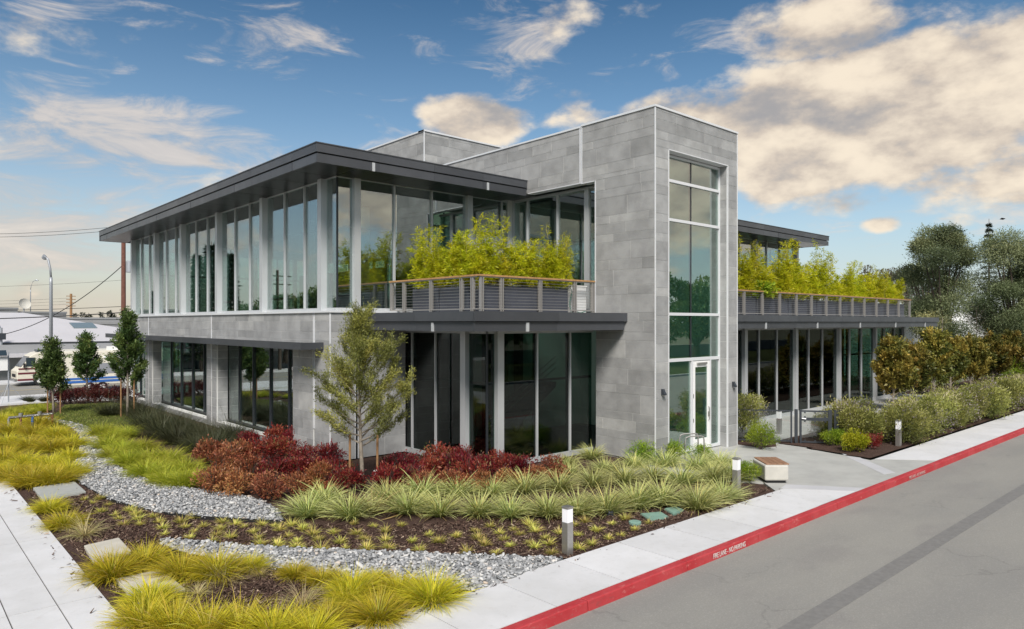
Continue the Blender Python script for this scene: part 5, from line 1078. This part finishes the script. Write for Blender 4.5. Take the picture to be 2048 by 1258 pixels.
for k in range(3):
    for z in (.13, .79, .95, 1.09): obj('clip', bx(.25+k*.33, .30+k*.33, -.014, .014, z-.02, z+.02), 'gate', gt, world=False)
def fence(lab, p0, p1, nb):
    a = Vector((*p0, 0)); b = Vector((*p1, 0)); f = empty('garden_fence', p0 + (0,), math.atan2(b.y-a.y, b.x-a.x), lab, 'fence'); L = (b-a).length
    for k in range(nb+1): obj('fence_post', bx(L*k/nb-.025, L*k/nb+.025, -.03, .03, 0, 1.16), 'gate', f, world=False)
    for z in (.08, 1.12): obj('fence_rail', bx(0, L, -.02, .02, z, z+.045), 'gate', f, world=False)
    for k in range(nb): obj('infill', bx(L*k/nb+.04, L*(k+1)/nb-.04, -.006, .006, .14, 1.10), 'clear', f, world=False)
fence('dark steel fence between the stone tower and the garden gate', (22.0, 13.65), (23.5, 11.68), 2)
fence('dark steel fence from the garden gate into the hedge', (24.45, 10.5), (30.2, 11.6), 4)

# ------------------------------------------------------------------ the far side of the street
def vehicle_box(lab, x, y, z, rz, L, wd, hgt, cat, name): return empty(name, (x, y, z), rz, lab, cat)
M['cream'] = mat('cream_panel', (.68, .64, .54), .4, var=.05, scale=2.); M['maroon'] = mat('maroon_stripe', (.12, .02, .03), .4); M['grpan'] = mat('grey_panel', (.24, .25, .27), .5)
M['tint'] = mat('vehicle_glass', (.03, .045, .055), .08); M['chrome'] = mat('bumper_chrome', (.5, .5, .5), .25, .9)
def wheel(p, x, y, r=.42, w_=.24):
    w0 = obj('wheel', MB().tube([(x, y-w_/2, r), (x, y+w_/2, r)], r, 18), 'black', p, world=False); obj('hub', MB().tube([(x, y-w_/2-.02, r), (x, y-w_/2+.03, r)], r*.55, 14), 'white', w0, world=False)
# motor home: nose towards -x, near side is -y
mh = empty('motorhome', *(lambda p: ((p[0], p[1], -1.04), R(3)))((8.4, 69.6)), 'cream motorhome with maroon stripes parked across the street', 'motorhome')
pr = [(0, .62), (.1, .45), (8.8, .45), (8.8, 2.9), (2.1, 2.9), (1.35, 2.72), (.95, 2.5), (.22, 1.45), (0, 1.25)]
b0 = MB(); n_ = len(pr); b0.v = [(x, 0, z) for x, z in pr] + [(x, 2.4, z) for x, z in pr]; b0.f = [tuple(range(n_)), tuple(range(2*n_-1, n_-1, -1))] + [(k+n_, (k+1) % n_+n_, (k+1) % n_, k) for k in range(n_)]
obj('body', b0, 'cream', mh, world=False, bevel=.04)
obj('windshield', MB().quad((.30, .12, 1.58), (.90, .12, 2.42), (.90, 2.28, 2.42), (.30, 2.28, 1.58)), 'tint', mh, world=False).location = (-.02, 0, .02)
for (x0, x1, z0, z1, m_, nm) in [(.62, 1.25, 1.62, 2.35, 'tint', 'side_window'), (1.6, 2.7, 1.65, 2.25, 'tint', 'side_window'), (4.2, 5.4, 1.7, 2.25, 'tint', 'side_window'), (.1, 8.7, 1.38, 1.50, 'maroon', 'stripe'), (.08, 8.7, 1.0, 1.14, 'maroon', 'stripe'), (.05, 8.75, .46, .62, 'maroon', 'skirt')]: obj(nm, bx(x0, x1, -.018, -.002, z0, z1), m_, mh, world=False)
obj('bumper', bx(-.16, .02, .05, 2.35, .42, .62), 'chrome', mh, world=False); obj('grille', bx(-.02, .01, .5, 1.9, .75, 1.0), 'black', mh, world=False); obj('mirror', bx(.42, .55, -.22, -.06, 1.55, 1.9), 'black', mh, world=False); obj('roof_vent', bx(1.5, 2.2, .5, 1.6, 2.8, 2.98), 'tint', mh, world=False)
wheel(mh, 1.6, .1); wheel(mh, 6.6, .1); obj('wheel_arch', bx(1.1, 2.1, -.012, -.001, .40, .95), 'black', mh, world=False); obj('air_conditioner', bx(5.0, 6.1, .7, 1.6, 2.9, 3.15), 'white', mh, world=False)
# trailer on the near side of the street
tr = empty('travel_trailer', (9.9, 60.9, -1.04), R(2), 'cream travel trailer with grey panel and blue stripes parked behind the street trees', 'trailer')
obj('body', MB().prism([(0, 0), (8.6, 0), (8.6, 2.4), (0, 2.4)], .5, 3.1), 'cream', tr, world=False, bevel=.08)
for (x0, x1, z0, z1, m_, nm) in [(1.2, 8.4, 1.35, 2.15, 'grpan', 'grey_panel'), (.2, 8.5, .95, 1.1, 'blue', 'stripe'), (.2, 8.5, .70, .88, 'blue', 'stripe'), (3.6, 4.2, 1.8, 1.95, 'white', 'hatch'), (1.4, 2.2, 2.25, 2.7, 'tint', 'side_window')]: obj(nm, bx(x0, x1, -.02, -.002, z0, z1), m_, tr, world=False)
obj('air_conditioner', bx(3.5, 4.9, .6, 1.5, 3.1, 3.38), 'white', tr, world=False); obj('awning_box', bx(2.9, 5.8, -.14, -.002, 2.55, 2.72), 'white', tr, world=False)
wheel(tr, 2.0, .08, .36); wheel(tr, 2.85, .08, .36)
cu = lettering('FLEETW', 0, 0, 0, .16, 'blue', None, .75); cu.parent = tr; cu.location = (4.4, -.024, 1.15)
# buildings across the street
M['roofw'] = mat('white_membrane', (.50, .49, .51), .7, var=.06, scale=.4); M['gw'] = mat('grey_stucco', (.30, .305, .315), .85, var=.08, scale=.5); M['gw2'] = mat('slate_stucco', (.20, .205, .215), .85, var=.08, scale=.5); M['sky_l'] = mat('skylight_glass', (.16, .20, .21), .2)
def shop():
    b = empty('low_building', (0, 90, -1), label='low grey building with a wide white hipped roof and skylights across the street', cat='building')
    obj('wall', bx(-46, 26, 80, 112, -1.3, 2.1), 'gw', b); obj('roof_deck', bx(-46.4, 26.4, 78.2, 82.5, 1.0, 1.30), 'roofw', b); obj('fascia', bx(-46.3, 26.3, 81.5, 81.9, 1.31, 2.3), 'gw2', b)
    v = [(-46, 81.3, 2.3), (26.2, 81.3, 2.3), (26.2, 112, 2.3), (-46, 112, 2.3), (-34, 95, 5.3), (12, 95, 5.3), (12, 99, 5.3), (-34, 99, 5.3)]
    m_ = MB(); m_.v = v; m_.f = [(0, 1, 5, 4), (1, 2, 6, 5), (2, 3, 7, 6), (3, 0, 4, 7), (4, 5, 6, 7), (3, 2, 1, 0)]; rf = obj('roof', m_, 'roofw', b); rf2 = rf
    for x0 in (-2, 7.0, 15.5):
        f = lambda x, t: (x, 81.3 + 13.7*t, 2.3 + 3.0*t + .1)
        k = MB(); a, c, d, e = f(x0, .42), f(x0+2.2, .42), f(x0+2.2, .60), f(x0, .60); k.v = [a, c, d, e] + [(p[0], p[1], p[2]-.25) for p in (a, c, d, e)]; k.f = [(0, 1, 2, 3), (4, 5, 1, 0), (5, 6, 2, 1), (6, 7, 3, 2), (7, 4, 0, 3)]; obj('skylight', k, 'sky_l', rf)
    for x0 in (-22, -8, 2.5, 10, 18):
        w_ = obj('window', bx(x0, x0+5, 79.93, 80.02, -1, .8), 'white', b); obj('pane', bx(x0+.12, x0+2.4, 79.9, 79.94, -.9, .7), 'tint', w_); obj('pane', bx(x0+2.6, x0+4.88, 79.9, 79.94, -.9, .7), 'tint', w_)
    for x0 in (4, 12.5): obj('roof_unit', bx(x0, x0+1.6, 81.0, 81.48, 1.32, 2.0), 'chrome', b)
shop()
def block(lab, x0, x1, y0, y1, z, m_, win=0, name='distant_building'):
    b = empty(name, ((x0+x1)/2, y0, -1), label=lab, cat='building'); obj('wall', bx(x0, x1, y0, y1, -1.2, z), m_, b); obj('roof', bx(x0-.1, x1+.1, y0-.1, y1+.1, z+.01, z+.35), m_, b)
    for k in range(win): a = x0 + (x1-x0)*(k+.3)/win; obj('window', bx(a, a+(x1-x0)*.4/win, y0-.06, y0-.001, z-2.6, z-1.2), 'tint', b)
    return b
block('grey flat roofed building behind the white roof, beside the dish', -60, 17.0, 140, 170, 6.3, 'gw2'); block('lower grey annex behind the white roof', 17.2, 24, 141, 165, 5.7, 'gw2'); block('grey flat building left of the utility pole', 24.3, 47, 150, 175, 4.8, 'gw')
block('grey building with a long band of windows beyond the utility pole', 27, 60, 118, 140, 3.9, 'gw', 4)
bk = block('large plain white building behind the grey green trees', 62, 130, 24, 60, 4.0, 'white', 0, 'white_building'); obj('upper_wall', bx(70, 130, 25, 55, 4.4, 5.3), 'white', bk)
# dish
x, y = at(48, 120); dsh = empty('satellite_dish', (x, y, 5.0), label='white satellite dish on the grey roof', cat='dish'); obj('reflector', MB().lathe([(.02, 0), (.4, .05), (.7, .18), (.95, .36), (.93, .38), (.68, .21), (.38, .08), (.015, .03)], 20), 'benchc', dsh, world=False).rotation_euler = (R(72), 0, R(15)); dsh.children[0].location = (0, 0, 2.3); obj('mast', MB().tube([(0, .2, -.5), (0, .2, 2.3)], .12, 8), 'white', dsh, world=False)
# street furniture
def lamp(lab, u, d, zb, h, arm, name='street_lamp', r=.09):
    x, y = at(u, d); l = empty(name, (x, y, zb), label=lab, cat='street lamp'); rt = Vector((.7436, -.6686, 0)); e = rt*arm
    obj('pole', MB().tube([(0, 0, -.3), (0, 0, h*.82), (0, 0, h*.86)], [r, r*.75, r*.7], 10), 'steel2', l, smooth=True, world=False)
    obj('arm', MB().tube([(0, 0, h*.855), (e.x*.12, e.y*.12, h*.92), (e.x*.45, e.y*.45, h*.985), (e.x*.8, e.y*.8, h)], r*.5, 8), 'steel2', l, smooth=True, world=False)
    obj('lamp_head', MB().tube([(e.x*.75, e.y*.75, h), (e.x*.95, e.y*.95, h+.02), (e.x*1.25, e.y*1.25, h-.06)], [r*.6, r*1.5, r*.9], 8), 'steel2', l, world=False)
M['steel2'] = mat('galvanised_pole', (.36, .38, .41), .5, .4)
lamp('tall grey street lamp beside the street trees', 102, 46, -.9, 9.35, -.42, r=.13); lamp('distant street lamp above the grey roofs', 61, 150, -1, 14.2, 1.3, r=.12)
up_ = empty('utility_pole', (*at(247, 62), -1.0), label='brown wooden utility pole beside the far end of the office', cat='utility pole'); obj('pole', MB().tube([(0, 0, -.3), (0, 0, 13.8)], [.22, .17], 10), mat('creosote_wood', (.16, .065, .045), .85, var=.3, scale=6.), up_, world=False)
obj('transformer', MB().lathe([(.28, 0), (.3, .05), (.3, .95), (.2, 1.05)], 14, (.42, -.3, 9.6)), 'steel2', up_, world=False); obj('crossarm', bx(-1.2, 1.2, -.06, .06, 12.9, 13.05), 'stake', up_, world=False)
p2 = empty('utility_pole', (*at(142, 130), -1.0), label='small far wooden utility pole with four short crossarms', cat='utility pole'); obj('pole', MB().tube([(0, 0, -.3), (0, 0, 10.5)], [.25, .2], 8), 'stake', p2, world=False)
for z in (8.2, 8.8, 9.4, 10.0): obj('crossarm', bx(-.75, .75, -.1, .1, z, z+.12), 'stake', p2, world=False)
p3 = empty('utility_pole', (*at(2, 66), -1.0), label='grey service pole carrying cables at the edge of the street', cat='utility pole'); obj('pole', MB().tube([(0, 0, -.3), (0, 0, 4.7)], .13, 8), 'steel2', p3, world=False); obj('cable_box', bx(-.2, .35, -.3, -.1, 3.6, 4.2), 'gate', p3, world=False)
def P3(u, v, d): k = (u-1024)/1410; return ((.6686+.7436*k)*d, (.7436-.6686*k)*d, H - (v-645)/1410*d)
def wire(lab, pts, r, sag=0.):
    a, b = [Vector(P3(*p)) for p in pts]; q = [a.lerp(b, k/16) - Vector((0, 0, sag*4*(k/16)*(1-k/16))) for k in range(17)]; tag(obj('overhead_wire', MB().tube(q, r, 5), 'black'), lab, 'wire', 'overhead wires by the street')
wire('upper of the two high wires meeting the roof edge', [(-120, 468, 62), (247, 452, 62)], .018, .25); wire('lower of the two high wires meeting the roof edge', [(-120, 474, 62), (247, 459, 62)], .018, .25)
wire('thick low cable crossing before the white roof', [(-120, 640, 60), (247, 625, 62)], .045, .1); wire('thin level cable above the white roof ridge', [(-120, 622, 62), (265, 612, 63)], .025, .1)
wire('slanting service cable from the wooden pole down to the service pole', [(246, 530, 62), (10, 668, 66)], .035, .9); wire('thin faint wire high above the white roof', [(-120, 575, 90), (247, 560, 90)], .015, .2)
for k, v in enumerate((596, 602, 608)): wire(f'thin wire to the small far pole, {nth(k)} from the top', [(-80, v+8, 130), (141, v, 130)], .018, .1)
p4_ = empty('utility_pole', (-11.6, 74.5, -1.0), label='wooden pole with crossarms mirrored in the upper windows', cat='utility pole'); obj('pole', MB().tube([(0, 0, -.3), (0, 0, 11)], [.2, .16], 8), 'barkd', p4_, world=False)
for z in (9.4, 10.3): obj('crossarm', bx(-1.2, 1.2, -.06, .06, z, z+.13), 'barkd', p4_, world=False)
# mobile sign with solar panel
sg = empty('speed_sign', (*at(17, 45.5), -.93), label='white speed display with a solar panel on a tripod pole at the street', cat='sign'); obj('pole', MB().tube([(0, 0, 0), (0, 0, 3.2)], .04, 8), 'steel2', sg, world=False)
for k in range(3): a = k*2.1; obj('leg', MB().tube([(0, 0, 1.2), (math.cos(a)*.9, math.sin(a)*.9, 0)], .018, 6), 'steel2', sg, world=False)
obj('display', bx(-.95, -.05, -.1, .1, 2.05, 2.95), 'white', sg, world=False); obj('solar_panel', MB().prism([(-.9, -.3), (-.1, -.3), (-.1, .3), (-.9, .3)], [3.0, 3.0, 3.3, 3.3], [3.04, 3.04, 3.34, 3.34]), 'tint', sg, world=False)
# far treeline beyond the roofs
for k, u in enumerate([150, 165, 173, 180, 196, 203, 212, 219, 226, 232, 238, 60, -40]):
    x, y = at(u, 420); conifer('conifer', f'tiny far conifer on the skyline, {nth(k)} from the small pole', x, y, random.uniform(8, 14), 200+k, .2, 260, 'far conifers on the skyline', 1.6, z=-2)
# low edge plants along the far pavement
for k, (u, v) in enumerate([(55, 806), (75, 804), (60, 812), (20, 812)]): x, y = at(u, 44.5); rush.place(x+.3*k, y-.5*k, f'dark low rush at the street pavement, {nth(k)} from the street lamp', 'rushes at the street pavement', .55, z=-.75)
tag(obj('bird', (lambda m_: (setattr(m_, 'v', [(0, 0, 0), (.18, .05, .10), (.42, 0, .02), (.16, -.08, .06), (-.18, .05, .10), (-.42, 0, .02), (-.16, -.08, .06), (0, -.2, .02), (0, .26, .0), (0, 0, -.07)]), setattr(m_, 'f', [(0, 1, 2, 3), (0, 6, 5, 4), (0, 3, 7), (0, 7, 6), (0, 8, 1), (0, 4, 8), (9, 7, 3), (9, 8, 7)]), m_)[2])(MB()), 'black'), 'small dark bird flying above the grey green trees', 'bird').location = P3(2006, 438, 60)
# ------------------------------------------------------------------ what the glass mirrors: the other sides of the site
for k, (x, y, h) in enumerate([(-3.6, 76, 12.5), (-5.2, 77.2, 13.8), (-6.9, 76.2, 12.9), (.2, 77, 8.5)]): conifer('conifer', f'tall dark cypress mirrored in the upper windows, {nth(k)} of its row', x, y, h, 230+k, .10, 4200, 'cypresses across the street', .5, z=-1)
bt0 = []
for k, (x, y, s_) in enumerate([(-20, 22, .95), (-22, 12, .9), (-21, 54, .9), (6, -19, 1.1), (20, -21, 1.25), (36, -20, 1.15), (52, -22, 1.3), (-8, -20, 1.0), (70, -20, 1.2), (13, -20, 1.0), (28, -20, 1.1), (44, -20, 1.15), (61, -21, 1.25), (-8.9, 76.5, .8), (-13, 76, .95), (-17, 77, 1.0), (-22, 76, 1.1)]):
    lab = f'broad boundary tree mirrored in the office glass, {nth(k)} around the site'
    if k < 3: bt0.append(big_tree('boundary_tree', lab, x, y, 0, 8., 3.6, 240+k, F['tree'], n=11000, L=.32, w=.15, trunk=1.2, group='trees around the site'))
    else:
        s0 = bt0[k % 3]; o = s0.copy(); C.objects.link(o)
        for ch in s0.children: c = ch.copy(); C.objects.link(c); c.parent = o
        o['label'] = lab; o.location = (x, y, 0)
        bt0.append(o)
    bt0[-1].scale = (s_, s_, s_); bt0[-1].rotation_euler.z = k*1.3
tag(obj('boundary_wall', bx(-30, 110, -25, -24.6, -.3, 1.4), 'gw2'), 'grey boundary wall across the fire lane', 'wall'); tag(obj('far_lane_kerb', bx(-90, 160, -7.3, -7.02, -.3, 0.0), 'conc'), kind='structure')
tag(obj('verge', bx(-30, 110, -24.5, -7.31, -.3, -.01), 'lawn'), kind='structure'); tag(obj('side_street', bx(-19, -5, -6.9, 54, -.3, -.14), 'road'), kind='structure')
def car(lab, x, y, rz, m_):
    c = empty('parked_car', (x, y, -.14), rz, lab, 'car', 'cars parked along the side street'); pr = [(-2.2, .35), (-2.25, .75), (-1.5, .92), (-.75, 1.4), (.75, 1.42), (1.5, .95), (2.2, .88), (2.25, .4)]
    b = MB().extrude_y([(px, pz) for px, pz in pr], -.88, .88); obj('body', b, m_, c, world=False, bevel=.08)
    obj('side_glass', MB().extrude_y([(-1.3, .97), (-.7, 1.33), (.7, 1.34), (1.3, .99)], -.885, .885), 'tint', c, world=False)
    for wx in (-1.4, 1.4):
        for wy in (-.8, .8): w0 = obj('wheel', MB().tube([(wx, wy-.1, .33), (wx, wy+.1, .33)], .33, 16), 'black', c, world=False)
M['carw'] = mat('white_car_paint', (.7, .7, .72), .25); M['carg'] = mat('grey_car_paint', (.12, .13, .15), .25, .4); M['cars'] = mat('silver_car_paint', (.45, .46, .48), .28, .5)
for k, (y, m_, n_) in enumerate([(21, 'carw', 'white'), (27.5, 'carg', 'dark grey'), (34, 'cars', 'silver'), (41, 'carw', 'white')]): car(f'{n_} saloon parked along the side street, {nth(k)} from the fire lane', -15.5, y, R(90), M[m_])
